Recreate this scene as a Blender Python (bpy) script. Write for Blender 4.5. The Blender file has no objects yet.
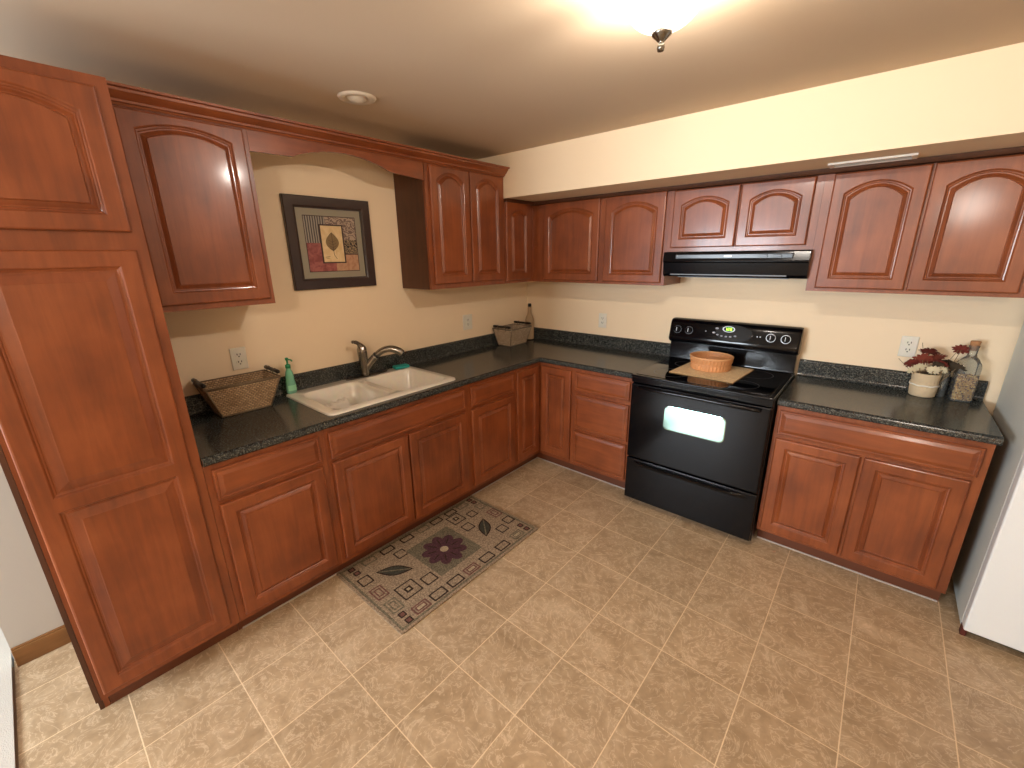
import bpy, bmesh, math, random
from mathutils import Vector, Matrix, Euler
random.seed(7)
S = bpy.context.scene
COL = S.collection
PI = math.pi
# ------------------------------------------------------------------ camera
CAMP = Vector((2.552, -3.185, 1.665))
yaw, pitch, roll = (math.radians(a) for a in (40.872, -16.755, -0.789))
fw = Vector((-math.sin(yaw)*math.cos(pitch), math.cos(yaw)*math.cos(pitch), math.sin(pitch)))
rt = Vector((math.cos(yaw), math.sin(yaw), 0)); up = rt.cross(fw)
r2 = rt*math.cos(roll)+up*math.sin(roll); u2 = -rt*math.sin(roll)+up*math.cos(roll)
cd = bpy.data.cameras.new('camera'); cam = bpy.data.objects.new('camera', cd); COL.objects.link(cam)
m = Matrix((r2, u2, -fw)).transposed().to_4x4(); m.translation = CAMP
cam.matrix_world = m
cd.sensor_width = 36; cd.lens = 425.55/1024*36; cd.clip_start = 0.02
S.camera = cam
# ------------------------------------------------------------------ world, lights, exposure
W = bpy.data.worlds.new('world'); S.world = W; W.use_nodes = True
bg = W.node_tree.nodes['Background']; bg.inputs[0].default_value = (0.62, 0.78, 1, 1); bg.inputs[1].default_value = 0.6
def area(name, loc, rot, sx, sy, energy, color):
    l = bpy.data.lights.new(name, 'AREA'); l.shape = 'RECTANGLE'; l.size = sx; l.size_y = sy
    l.energy = energy; l.color = color
    o = bpy.data.objects.new(name, l); COL.objects.link(o); o.location = loc; o.rotation_euler = rot
    return o
# daylight entering by the window in the wall behind the viewer
area('window_daylight', (.3, -6.12, 1.45), (PI/2, 0, 0), 1.7, 1.3, 120, (0.84, 0.92, 1.0))
# added warm fill light behind the viewer, lifts the left wall
l = bpy.data.lights.new('added_warm_fill', 'POINT'); l.energy = 28; l.color = (1.0, 0.89, 0.78); l.shadow_soft_size = .16
o = bpy.data.objects.new('added_warm_fill', l); COL.objects.link(o); o.location = (3.1, -4.6, 2.12)
S.view_settings.view_transform = 'Standard'; S.view_settings.look = 'None'
S.view_settings.gamma = 1; S.view_settings.use_curve_mapping = False
S.view_settings.exposure = 1.56
LAMP_E = 21
LAMP_C = (1.0, 0.905, 0.80)

# ------------------------------------------------------------------ helpers
def lin(r, g, b):
    f = lambda c: (c/255/12.92) if c/255 <= 0.04045 else ((c/255+0.055)/1.055)**2.4
    return (f(r), f(g), f(b), 1)
def mat(name):
    m = bpy.data.materials.new(name); m.use_nodes = True
    nt = m.node_tree; b = nt.nodes['Principled BSDF']
    return m, nt, b
def N(nt, t, **k):
    n = nt.nodes.new(t)
    for a, v in k.items():
        if a in n.inputs.keys(): n.inputs[a].default_value = v
        else: setattr(n, a, v)
    return n
def L(nt, a, b): nt.links.new(a, b)
def plain(name, col, rough=.5, metal=0, coat=0, emit=None, es=1, bump=0, bs=200, spec=.5):
    m, nt, b = mat(name)
    b.inputs['Base Color'].default_value = col; b.inputs['Roughness'].default_value = rough
    b.inputs['Metallic'].default_value = metal; b.inputs['Coat Weight'].default_value = coat
    b.inputs['Coat Roughness'].default_value = .08
    b.inputs['Specular IOR Level'].default_value = spec
    if emit: b.inputs['Emission Color'].default_value = emit; b.inputs['Emission Strength'].default_value = es
    # slight procedural tone variation
    tc = N(nt, 'ShaderNodeTexCoord'); no = N(nt, 'ShaderNodeTexNoise', Scale=bs if bump else 30.)
    L(nt, tc.outputs['Object'], no.inputs['Vector'])
    if bump:
        bp = N(nt, 'ShaderNodeBump', Strength=bump, Distance=.002)
        L(nt, no.outputs['Fac'], bp.inputs['Height']); L(nt, bp.outputs['Normal'], b.inputs['Normal'])
    mx = N(nt, 'ShaderNodeMix', data_type='RGBA', blend_type='MULTIPLY'); mx.inputs[0].default_value = .12
    mx.inputs[6].default_value = col
    L(nt, no.outputs['Color'], mx.inputs[7]); L(nt, mx.outputs[2], b.inputs['Base Color'])
    return m
def ramp(nt, stops):
    r = nt.nodes.new('ShaderNodeValToRGB'); e = r.color_ramp.elements
    e[0].position, e[0].color = stops[0]; e[1].position, e[1].color = stops[-1]
    for p, c in stops[1:-1]:
        x = e.new(p); x.color = c
    return r
def wood(name, dark, mid, light, horiz=False, rough=.38, coat=.28):
    m, nt, b = mat(name)
    tc = N(nt, 'ShaderNodeTexCoord'); mp = N(nt, 'ShaderNodeMapping'); oi = N(nt, 'ShaderNodeObjectInfo')
    mp.inputs['Scale'].default_value = (14, 1.2, 14) if horiz == 'y' else ((1.2, 14, 14) if horiz == 'x' else (14, 14, 1.2))
    ad = N(nt, 'ShaderNodeVectorMath', operation='ADD'); sc = N(nt, 'ShaderNodeVectorMath', operation='SCALE'); sc.inputs[3].default_value = 9
    cmb = N(nt, 'ShaderNodeCombineXYZ')
    for i in range(3): L(nt, oi.outputs['Random'], cmb.inputs[i])
    L(nt, cmb.outputs[0], sc.inputs[0]); L(nt, tc.outputs['Object'], ad.inputs[0]); L(nt, sc.outputs[0], ad.inputs[1])
    L(nt, ad.outputs[0], mp.inputs['Vector'])
    n1 = N(nt, 'ShaderNodeTexNoise', Scale=2.5, Detail=6., Roughness=.6, Distortion=.4)
    n2 = N(nt, 'ShaderNodeTexNoise', Scale=5., Detail=3., Roughness=.5)
    L(nt, mp.outputs[0], n1.inputs['Vector']); L(nt, ad.outputs[0], n2.inputs['Vector'])
    mm = N(nt, 'ShaderNodeMath', operation='MULTIPLY_ADD'); mm.inputs[1].default_value = .45
    m2 = N(nt, 'ShaderNodeMath', operation='MULTIPLY'); m2.inputs[1].default_value = .55
    L(nt, n2.outputs['Fac'], m2.inputs[0]); L(nt, n1.outputs['Fac'], mm.inputs[0]); L(nt, m2.outputs[0], mm.inputs[2])
    r = ramp(nt, [(.32, dark), (.5, mid), (.7, light)])
    L(nt, mm.outputs[0], r.inputs['Fac']); L(nt, r.outputs['Color'], b.inputs['Base Color'])
    b.inputs['Roughness'].default_value = rough
    b.inputs['Coat Weight'].default_value = coat; b.inputs['Coat Roughness'].default_value = .13
    bp = N(nt, 'ShaderNodeBump', Strength=.06, Distance=.002)
    L(nt, n1.outputs['Fac'], bp.inputs['Height']); L(nt, bp.outputs['Normal'], b.inputs['Normal'])
    return m
def stag(o, **k):
    for a, v in k.items(): o[a] = v
    return o
def mk(name, bm, mats, parent=None, smooth=False, kind=None, recalc=True, bev=0, seg=2, label=None):
    """bm is in room coordinates when parent is an unrotated thing; it is shifted to the thing's base."""
    if recalc: bmesh.ops.recalc_face_normals(bm, faces=bm.faces)
    root = parent
    while root is not None and root.parent is not None: root = root.parent
    if root is not None and root.get('_world', 0):
        bmesh.ops.translate(bm, verts=bm.verts, vec=-Vector(root.location))
    me = bpy.data.meshes.new(name); bm.to_mesh(me); bm.free()
    for m_ in (mats if isinstance(mats, (list, tuple)) else [mats]): me.materials.append(m_)
    o = bpy.data.objects.new(name, me); COL.objects.link(o)
    if smooth:
        for p in me.polygons: p.use_smooth = True
    if bev:
        md = o.modifiers.new('bevel', 'BEVEL'); md.width = bev; md.segments = seg; md.limit_method = 'ANGLE'; md.angle_limit = math.radians(40)
        for p in me.polygons: p.use_smooth = True
        md.harden_normals = True
    if parent is not None: o.parent = parent
    if kind: o['kind'] = kind
    if label: o['label'] = label
    return o
ROOTS = []
def thing(name, label, cat, loc, world=True, rotz=0, group=None):
    o = bpy.data.objects.new(name, None); COL.objects.link(o); o.location = loc; o.rotation_euler = (0, 0, rotz)
    o.empty_display_size = .05
    o['label'] = label; o['category'] = cat
    if group: o['group'] = group
    o['_world'] = 1 if world else 0
    ROOTS.append(o)
    return o
def BM(): return bmesh.new()
def bx(bm, x0, x1, y0, y1, z0, z1, mi=0):
    vs = [bm.verts.new((x, y, z)) for z in (z0, z1) for y in (y0, y1) for x in (x0, x1)]
    for f in ((0, 2, 3, 1), (4, 5, 7, 6), (0, 1, 5, 4), (2, 6, 7, 3), (0, 4, 6, 2), (1, 3, 7, 5)):
        fa = bm.faces.new([vs[i] for i in f]); fa.material_index = mi
    return vs
def rings(bm, rs, closed=True, cap=True, mi=0, loop=False):
    """bridge a list of rings (lists of points)."""
    V = [[bm.verts.new(p) for p in r] for r in rs]
    n = len(V[0]); pairs = list(zip(V, V[1:]))
    if loop: pairs.append((V[-1], V[0]))
    for a, b in pairs:
        for i in range(n if closed else n-1):
            j = (i+1) % n
            f = bm.faces.new((a[i], a[j], b[j], b[i])); f.material_index = mi
    if cap and not loop:
        for r in (V[0], V[-1]):
            f = bm.faces.new(r); f.material_index = mi
    return V
def circ(c, r, n, ax=2, ph=0, rx=None):
    out = []
    for i in range(n):
        a = 2*PI*i/n+ph; u, v = r*math.cos(a), (rx or r)*math.sin(a)
        p = [0, 0, 0]; p[(ax+1) % 3] = u; p[(ax+2) % 3] = v
        out.append((c[0]+p[0], c[1]+p[1], c[2]+p[2]))
    return out
def lathe(bm, prof, c=(0, 0, 0), n=32, mi=0, cap=True, ax=2):
    rs = []
    for r, h in prof:
        cc = list(c); cc[ax] += h
        rs.append(circ(cc, max(r, 1e-4), n, ax))
    rings(bm, rs, cap=cap, mi=mi)
def tube(bm, pts, rad, n=10, mi=0, cap=True):
    pts = [Vector(p) for p in pts]; rs = []; prev = None
    for i, p in enumerate(pts):
        t = (pts[min(i+1, len(pts)-1)]-pts[max(i-1, 0)]).normalized()
        if prev is None:
            a = Vector((0, 0, 1)) if abs(t.z) < .9 else Vector((1, 0, 0)); prev = t.cross(a).normalized()
        prev = (prev-t*prev.dot(t)).normalized(); q = t.cross(prev)
        r = rad[i] if isinstance(rad, (list, tuple)) else rad
        rs.append([tuple(p+prev*r*math.cos(2*PI*k/n)+q*r*math.sin(2*PI*k/n)) for k in range(n)])
    rings(bm, rs, cap=cap, mi=mi)
def smoothpath(pts, k=6):
    P = [Vector(p) for p in pts]; out = []
    for i in range(len(P)-1):
        a, b, c, d = P[max(i-1, 0)], P[i], P[i+1], P[min(i+2, len(P)-1)]
        for j in range(k):
            t = j/k
            out.append(.5*((2*b)+(c-a)*t+(2*a-5*b+4*c-d)*t*t+(3*b-a-3*c+d)*t**3))
    out.append(P[-1]); return out
def blob(bm, c, sx, sy, sz, sub=1, mi=0, rot=None):
    r = bmesh.ops.create_icosphere(bm, subdivisions=sub, radius=1)
    M = Matrix.Translation(c) @ (rot.to_matrix().to_4x4() if rot else Matrix()) @ Matrix.Diagonal((sx, sy, sz, 1))
    bmesh.ops.transform(bm, matrix=M, verts=r['verts'])
    for v in r['verts']:
        for f in v.link_faces: f.material_index = mi
def rrect(x0, x1, y0, y1, r, z, k=5):
    out = []
    for cx, cy, a0 in ((x1-r, y1-r, 0), (x0+r, y1-r, 90), (x0+r, y0+r, 180), (x1-r, y0+r, 270)):
        for i in range(k+1):
            a = math.radians(a0+90*i/k); out.append((cx+r*math.cos(a), cy+r*math.sin(a), z))
    return out

# ------------------------------------------------------------------ materials
D_, M_, L_ = lin(104, 50, 24), lin(128, 65, 31), lin(148, 80, 42)
woodV = wood('stained_maple_vertical', D_, M_, L_)
woodY = wood('stained_maple_horizontal_y', D_, M_, L_, 'y')
woodX = wood('stained_maple_horizontal_x', D_, M_, L_, 'x')
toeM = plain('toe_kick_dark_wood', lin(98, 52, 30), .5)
sideM = wood('dark_brown_side_laminate_and_cove_shade', lin(62, 34, 18), lin(78, 44, 24), lin(90, 52, 30), False, .5, .0)
oakM = wood('oak_baseboard', lin(96, 62, 30), lin(124, 84, 44), lin(140, 98, 56), 'y', .4, .1)
def paint(name, col, rough=.75):
    m, nt, b = mat(name)
    tc = N(nt, 'ShaderNodeTexCoord'); n = N(nt, 'ShaderNodeTexNoise', Scale=140., Detail=3.)
    L(nt, tc.outputs['Object'], n.inputs['Vector'])
    bp = N(nt, 'ShaderNodeBump', Strength=.08, Distance=.002); L(nt, n.outputs['Fac'], bp.inputs['Height'])
    L(nt, bp.outputs['Normal'], b.inputs['Normal']); b.inputs['Base Color'].default_value = col
    b.inputs['Roughness'].default_value = rough; b.inputs['Specular IOR Level'].default_value = .3
    return m
wallM = paint('cream_wall_paint', lin(234, 212, 180))
coolShadeWallM = paint('wall_paint_cool_shade', lin(184, 180, 172))  # cool shade on the wall past the pantry, put into the colour
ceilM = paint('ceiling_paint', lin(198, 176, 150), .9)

def floor_mat():
    m, nt, b = mat('beige_stone_tile')
    tc = N(nt, 'ShaderNodeTexCoord'); sp = N(nt, 'ShaderNodeSeparateXYZ'); L(nt, tc.outputs['Object'], sp.inputs[0])
    def axis(out, off):
        a = N(nt, 'ShaderNodeMath', operation='SUBTRACT'); a.inputs[1].default_value = off; L(nt, out, a.inputs[0])
        d = N(nt, 'ShaderNodeMath', operation='DIVIDE'); d.inputs[1].default_value = .3127; L(nt, a.outputs[0], d.inputs[0])
        fl = N(nt, 'ShaderNodeMath', operation='FLOOR'); L(nt, d.outputs[0], fl.inputs[0])
        fr = N(nt, 'ShaderNodeMath', operation='FRACT'); L(nt, d.outputs[0], fr.inputs[0])
        s = N(nt, 'ShaderNodeMath', operation='SUBTRACT'); s.inputs[1].default_value = .5; L(nt, fr.outputs[0], s.inputs[0])
        ab = N(nt, 'ShaderNodeMath', operation='ABSOLUTE'); L(nt, s.outputs[0], ab.inputs[0])
        return fl.outputs[0], ab.outputs[0]
    wn_ = N(nt, 'ShaderNodeTexNoise', Scale=60.)
    L(nt, tc.outputs['Object'], wn_.inputs['Vector'])
    fx, dx = axis(sp.outputs[0], 1.462); fy, dy = axis(sp.outputs[1], -1.984)
    mxd = N(nt, 'ShaderNodeMath', operation='MAXIMUM'); L(nt, dx, mxd.inputs[0]); L(nt, dy, mxd.inputs[1])
    wob = N(nt, 'ShaderNodeMath', operation='MULTIPLY_ADD'); wob.inputs[1].default_value = .006
    L(nt, wn_.outputs['Fac'], wob.inputs[0]); L(nt, mxd.outputs[0], wob.inputs[2])
    gr = N(nt, 'ShaderNodeMapRange'); gr.inputs[1].default_value = .4950; gr.inputs[2].default_value = .4985
    L(nt, wob.outputs[0], gr.inputs[0])
    cb = N(nt, 'ShaderNodeCombineXYZ'); L(nt, fx, cb.inputs[0]); L(nt, fy, cb.inputs[1])
    wn = N(nt, 'ShaderNodeTexWhiteNoise'); L(nt, cb.outputs[0], wn.inputs['Vector'])
    off = N(nt, 'ShaderNodeVectorMath', operation='MULTIPLY_ADD')
    off.inputs[1].default_value = (7, 7, 7); L(nt, wn.outputs['Color'], off.inputs[0]); L(nt, tc.outputs['Object'], off.inputs[2])
    n1 = N(nt, 'ShaderNodeTexNoise', Scale=5.5, Detail=7., Roughness=.62, Distortion=1.6)
    n2 = N(nt, 'ShaderNodeTexNoise', Scale=9., Detail=5., Roughness=.6, Distortion=2.8)
    n3 = N(nt, 'ShaderNodeTexNoise', Scale=45., Detail=4., Roughness=.6)
    for n in (n1, n2, n3): L(nt, off.outputs[0], n.inputs['Vector'])
    r1 = ramp(nt, [(.28, lin(160, 134, 102)), (.5, lin(178, 152, 119)), (.74, lin(198, 174, 142))])
    L(nt, n1.outputs['Fac'], r1.inputs['Fac'])
    # light veins where the second noise crosses its middle
    s = N(nt, 'ShaderNodeMath', operation='SUBTRACT'); s.inputs[1].default_value = .5; L(nt, n2.outputs['Fac'], s.inputs[0])
    ab = N(nt, 'ShaderNodeMath', operation='ABSOLUTE'); L(nt, s.outputs[0], ab.inputs[0])
    vr = N(nt, 'ShaderNodeMapRange'); vr.inputs[1].default_value = .03; vr.inputs[2].default_value = 0; vr.inputs[4].default_value = .55
    L(nt, ab.outputs[0], vr.inputs[0])
    vm = N(nt, 'ShaderNodeMix', data_type='RGBA'); vm.inputs[7].default_value = lin(226, 203, 172)
    L(nt, vr.outputs[0], vm.inputs[0]); L(nt, r1.outputs['Color'], vm.inputs[6])
    r3 = ramp(nt, [(.35, (.72, .72, .72, 1)), (.6, (1, 1, 1, 1))]); L(nt, n3.outputs['Fac'], r3.inputs['Fac'])
    mu = N(nt, 'ShaderNodeMix', data_type='RGBA', blend_type='MULTIPLY'); mu.inputs[0].default_value = .45
    L(nt, vm.outputs[2], mu.inputs[6]); L(nt, r3.outputs['Color'], mu.inputs[7])
    hs = N(nt, 'ShaderNodeHueSaturation'); L(nt, mu.outputs[2], hs.inputs['Color'])
    tv = N(nt, 'ShaderNodeMapRange'); tv.inputs[3].default_value = .93; tv.inputs[4].default_value = 1.07
    L(nt, wn.outputs['Value'], tv.inputs[0]); L(nt, tv.outputs[0], hs.inputs['Value'])
    gc = N(nt, 'ShaderNodeMix', data_type='RGBA'); gc.inputs[7].default_value = lin(222, 198, 162)
    L(nt, gr.outputs[0], gc.inputs[0]); L(nt, hs.outputs[0], gc.inputs[6]); L(nt, gc.outputs[2], b.inputs['Base Color'])
    rr = N(nt, 'ShaderNodeMapRange'); rr.inputs[3].default_value = .36; rr.inputs[4].default_value = .8
    L(nt, gr.outputs[0], rr.inputs[0]); L(nt, rr.outputs[0], b.inputs['Roughness'])
    hh = N(nt, 'ShaderNodeMath', operation='MULTIPLY_ADD'); hh.inputs[1].default_value = -1.2
    L(nt, gr.outputs[0], hh.inputs[0]); L(nt, n1.outputs['Fac'], hh.inputs[2])
    bp = N(nt, 'ShaderNodeBump', Strength=.25, Distance=.002); L(nt, hh.outputs[0], bp.inputs['Height'])
    L(nt, bp.outputs['Normal'], b.inputs['Normal'])
    return m
tileM = floor_mat()
def counter_mat():
    m, nt, b = mat('dark_speckled_laminate')
    tc = N(nt, 'ShaderNodeTexCoord')
    n1 = N(nt, 'ShaderNodeTexNoise', Scale=150., Detail=3., Roughness=.7); n2 = N(nt, 'ShaderNodeTexVoronoi', Scale=190.)
    for n in (n1, n2): L(nt, tc.outputs['Object'], n.inputs['Vector'])
    r = ramp(nt, [(.40, lin(22, 25, 26)), (.52, lin(50, 54, 53)), (.63, lin(96, 98, 92)), (.72, lin(128, 120, 100))])
    L(nt, n1.outputs['Fac'], r.inputs['Fac'])
    r2_ = ramp(nt, [(.0, (.55, .55, .55, 1)), (.35, (1, 1, 1, 1))]); L(nt, n2.outputs['Distance'], r2_.inputs['Fac'])
    mu = N(nt, 'ShaderNodeMix', data_type='RGBA', blend_type='MULTIPLY'); mu.inputs[0].default_value = .7
    L(nt, r.outputs['Color'], mu.inputs[6]); L(nt, r2_.outputs['Color'], mu.inputs[7]); L(nt, mu.outputs[2], b.inputs['Base Color'])
    b.inputs['Roughness'].default_value = .17; b.inputs['Specular IOR Level'].default_value = .5
    return m
counterM = counter_mat()
blackGloss = plain('gloss_black_enamel', lin(6, 6, 9), .14, coat=0, spec=.32)
blackGlass = plain('black_glass', lin(5, 6, 9), .05, spec=.4)
blackMatte = plain('matte_black', lin(22, 22, 24), .5)
blackSat = plain('satin_black', lin(18, 18, 20), .28)
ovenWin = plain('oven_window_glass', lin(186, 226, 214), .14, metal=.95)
whiteP = plain('white_plastic', lin(225, 220, 205), .35)
whiteTrim = plain('white_trim', lin(232, 226, 214), .4)
darkSlot = plain('dark_slot', lin(30, 26, 22), .7)
nickel = plain('brushed_nickel', lin(150, 146, 138), .22, metal=1)
nickelDark = plain('dark_nickel', lin(96, 92, 86), .3, metal=1)
sinkM = plain('cream_cast_sink', lin(240, 234, 220), .18, coat=.3)
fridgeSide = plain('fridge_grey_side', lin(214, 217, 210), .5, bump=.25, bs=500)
fridgeWhite = plain('fridge_white_door', lin(232, 236, 236), .35, bump=.1, bs=600)
gasket = plain('gasket_beige', lin(190, 180, 160), .6)
rust = plain('red_hinge_foot', lin(84, 28, 16), .6)
frameM = plain('dark_brown_frame', lin(48, 30, 26), .3, coat=.3)
corkM = plain('cork', lin(178, 126, 82), .8, bump=.4)
twineM = plain('twine_tan', lin(176, 148, 114), .8, bump=.8, bs=160)
handleM = plain('black_basket_handle', lin(22, 12, 11), .4, coat=0)
wireM = plain('basket_wire', lin(120, 105, 85), .4, metal=.6)
def weave(name, c1, c2, sx, sz, bump=.9, mort=.28, nz=.3):
    m, nt, b = mat(name)
    tc = N(nt, 'ShaderNodeTexCoord'); mp = N(nt, 'ShaderNodeMapping'); L(nt, tc.outputs['UV'], mp.inputs['Vector'])
    br = N(nt, 'ShaderNodeTexBrick', Scale=1., offset=.5); br.inputs['Brick Width'].default_value = sx; br.inputs['Row Height'].default_value = sz
    br.inputs['Mortar Size'].default_value = sz*mort; br.inputs['Mortar Smooth'].default_value = 1.
    br.inputs['Color1'].default_value = c1; br.inputs['Color2'].default_value = c2; br.inputs['Mortar'].default_value = tuple(c*.25 for c in c1[:3])+(1,)
    no = N(nt, 'ShaderNodeTexNoise', Scale=90., Detail=3.); L(nt, tc.outputs['Object'], no.inputs['Vector'])
    L(nt, mp.outputs[0], br.inputs['Vector'])
    mu = N(nt, 'ShaderNodeMix', data_type='RGBA', blend_type='MULTIPLY'); mu.inputs[0].default_value = nz
    rr = ramp(nt, [(.35, (.45, .45, .45, 1)), (.65, (1, 1, 1, 1))]); L(nt, no.outputs['Fac'], rr.inputs['Fac'])
    L(nt, br.outputs['Color'], mu.inputs[6]); L(nt, rr.outputs['Color'], mu.inputs[7]); L(nt, mu.outputs[2], b.inputs['Base Color'])
    iv = N(nt, 'ShaderNodeMath', operation='SUBTRACT'); iv.inputs[0].default_value = 1; L(nt, br.outputs['Fac'], iv.inputs[1])
    bp = N(nt, 'ShaderNodeBump', Strength=bump, Distance=.004); L(nt, iv.outputs[0], bp.inputs['Height']); L(nt, bp.outputs['Normal'], b.inputs['Normal'])
    b.inputs['Roughness'].default_value = .75
    return m
seagrass = weave('seagrass_weave', lin(222, 188, 146), lin(180, 144, 104), .016, .0095)
seagrassPale = weave('pale_seagrass_weave', lin(228, 204, 174), lin(196, 172, 142), .016, .009)
matWeave = weave('placemat_weave', lin(250, 224, 180), lin(232, 200, 152), .016, .010, .4, .08, .12)
wickerO = plain('orange_wicker', lin(206, 146, 96), .5, bump=.5, bs=120)
def glassy(name, tint, gloss=.12, dens=.08):
    m = bpy.data.materials.new(name); m.use_nodes = True; nt = m.node_tree; nt.nodes.clear()
    out = N(nt, 'ShaderNodeOutputMaterial'); tr = N(nt, 'ShaderNodeBsdfTransparent'); tr.inputs[0].default_value = tint
    gl = N(nt, 'ShaderNodeBsdfGlossy'); gl.inputs['Roughness'].default_value = .04
    df = N(nt, 'ShaderNodeBsdfDiffuse'); df.inputs[0].default_value = tint
    a = N(nt, 'ShaderNodeMixShader'); a.inputs[0].default_value = dens
    L(nt, tr.outputs[0], a.inputs[1]); L(nt, df.outputs[0], a.inputs[2])
    fr = N(nt, 'ShaderNodeFresnel', IOR=1.45); b = N(nt, 'ShaderNodeMixShader')
    L(nt, fr.outputs[0], b.inputs[0]); L(nt, a.outputs[0], b.inputs[1]); L(nt, gl.outputs[0], b.inputs[2]); L(nt, b.outputs[0], out.inputs[0])
    return m
clearG = glassy('clear_glass', (.90, .92, .88, 1), dens=.10)
greenSoap = glassy('green_soap_liquid', (.42, .95, .68, 1), dens=.45)
frostedPl = glassy('clear_plastic', (.8, .95, .86, 1), dens=.25)
paneG = glassy('window_glass', (.97, .98, .98, 1), dens=0)

# ------------------------------------------------------------------ room shell
X1, YF, ZC, ZS, YS = 4.05, -6.0, 2.36, 2.069, -0.66
YE = -3.53      # the tiled floor and the kitchen's left wall end here
XL = -1.6
def struct(name, bm, m, **k): return mk(name, bm, m, kind='structure', **k)
b = BM(); bx(b, -.1, X1+.1, YE, .1, -.05, 0); struct('floor', b, tileM)
b = BM(); bx(b, XL-.1, X1+.1, YF-.1, YE-.006, -.05, .012); 
carpetM = plain('pale_grey_carpet', lin(196, 190, 180), .95, bump=1.0, bs=260)
o = struct('floor_carpet', b, carpetM)
b = BM(); bx(b, -.0, X1, YE-.006, YE, -.05, .004); struct('trim_1', b, plain('brown_threshold', lin(110, 82, 58), .6))
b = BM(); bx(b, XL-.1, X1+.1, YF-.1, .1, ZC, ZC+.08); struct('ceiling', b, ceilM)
b = BM(); bx(b, -.1, 0, -3.31, .0, 0, ZC); struct('wall_left', b, wallM)
b = BM(); bx(b, -.1, 0, YE+.01, -3.31, 0, ZC); struct('wall_left_end', b, coolShadeWallM)
b = BM(); bx(b, -.1, X1+.1, 0, .1, 0, ZC); struct('wall_back', b, wallM)
b = BM(); bx(b, X1, X1+.1, YF-.1, 0, 0, ZC); struct('wall_right', b, wallM)
b = BM(); bx(b, XL-.1, XL, YF-.1, -2.5, 0, ZC); struct('wall_far_left', b, coolShadeWallM)
b = BM(); bx(b, XL, -.1, -2.6, -2.5, 0, ZC); struct('wall_hall', b, coolShadeWallM)
b = BM()
wx0, wx1, wz0, wz1 = -.5, 1.1, .85, 2.05
bx(b, XL, wx0, YF-.1, YF, 0, ZC); bx(b, wx1, X1, YF-.1, YF, 0, ZC)
bx(b, wx0, wx1, YF-.1, YF, 0, wz0); bx(b, wx0, wx1, YF-.1, YF, wz1, ZC); struct('wall_front', b, wallM)
b = BM()
for (a0, a1, c0, c1) in ((wx0, wx1, wz0, wz0+.05), (wx0, wx1, wz1-.05, wz1), (wx0, wx0+.05, wz0+.05, wz1-.05), (wx1-.05, wx1, wz0+.05, wz1-.05), (.27, .33, wz0+.05, wz1-.05)):
    bx(b, a0, a1, YF-.07, YF-.02, c0, c1)
w1 = struct('window_1', b, whiteTrim)
b = BM(); bx(b, wx0+.05, wx1-.05, YF-.05, YF-.045, wz0+.05, wz1-.05); mk('pane', b, paneG, w1)
# soffit over the right-hand wall cabinets
b = BM(); bx(b, 0, X1, YS, 0, ZS, ZC); struct('soffit', b, wallM)
# baseboards
b = BM(); bx(b, 0, .014, YE+.01, -3.3185, 0, .085); bx(b, .0, .009, YE+.01, -3.3185, .085, .095); struct('baseboard_left', b, oakM, bev=.003)
b = BM(); bx(b, XL+.0, -.1, YE-.0, YE+.0001, 0, .001); b.free()

# ------------------------------------------------------------------ cabinet building blocks
def P_left(xf, y0, z0): return lambda u, v, n: (xf+n, y0+u, z0+v)     # faces +x, seen left to right = +y
def P_back(x0, yf, z0): return lambda u, v, n: (x0+u, yf-n, z0+v)     # faces -y
def contour(w, h, ins, arch, k=14, it=None):
    """closed outline inset from the rectangle; arch lowers the top edge towards its ends"""
    x0, x1, z0, z1 = ins, w-ins, ins, h-(it if it is not None else ins)
    pts = [(x0+(x1-x0)*i/k, z0) for i in range(k)]
    pts += [(x1, z0+(z1-arch-z0)*i/k) for i in range(k)]
    c = (x0+x1)/2; hw = (x1-x0)/2
    pts += [(x1-(x1-x0)*i/k, z1-arch*(((x1-(x1-x0)*i/k)-c)/hw)**2) for i in range(k)]
    pts += [(x0, z1-arch-(z1-arch-z0)*i/k) for i in range(k)]
    return pts
def door_bm(P, w, h, arch=0, stile=.049, rail=None):
    b = BM(); T = .019; s = stile
    if w < .27: s = min(stile, w*.2)
    s2 = rail or s
    prof = [(0, 0, 0, 0), (0, 0, 0, T-.006), (.003, .003, 0, T-.0015), (.007, .007, 0, T),
            (s, s2, arch, T), (s+.003, s2+.003, arch, T-.002), (s+.006, s2+.006, arch, T-.0065), (s+.010, s2+.010, arch, T-.0075),
            (s+.013, s2+.013, arch, T-.011), (s+.017, s2+.017, arch, T-.011),
            (s+.020, s2+.020, arch, T-.0085), (s+.030, s2+.030, arch*.97, T-.0025), (s+.032, s2+.032, arch*.97, T-.004), (s+.034, s2+.034, arch*.97, T-.001), (s+.037, s2+.037, arch*.96, T-.001)]
    rs = []
    for ins, it, ar, n in prof:
        rs.append([P(u, v, n) for u, v in contour(w, h, ins, ar, it=it)])
    V = rings(b, rs, cap=False)
    # close the back
    b.faces.new(V[0])
    # centre of the panel as a grid-like fill between bottom and top edges
    r = V[-1]; k = 14
    bot = r[0:k]+[r[k]]; top = r[2*k:3*k]+[r[3*k]]
    top = top[::-1]
    left = r[3*k:]+[r[0]]; left = left[::-1]; right = r[k:2*k]+[r[2*k]]
    grid = [[None]*(k+1) for _ in range(k+1)]
    for i in range(k+1):
        grid[0][i] = bot[i]; grid[k][i] = top[i]
    for j in range(k+1):
        grid[j][0] = left[j]; grid[j][k] = right[j]
    for j in range(1, k):
        for i in range(1, k):
            t = j/k; grid[j][i] = b.verts.new(bot[i].co.lerp(top[i].co, t))
    for j in range(k):
        for i in range(k): b.faces.new((grid[j][i], grid[j][i+1], grid[j+1][i+1], grid[j+1][i]))
    return b
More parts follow.
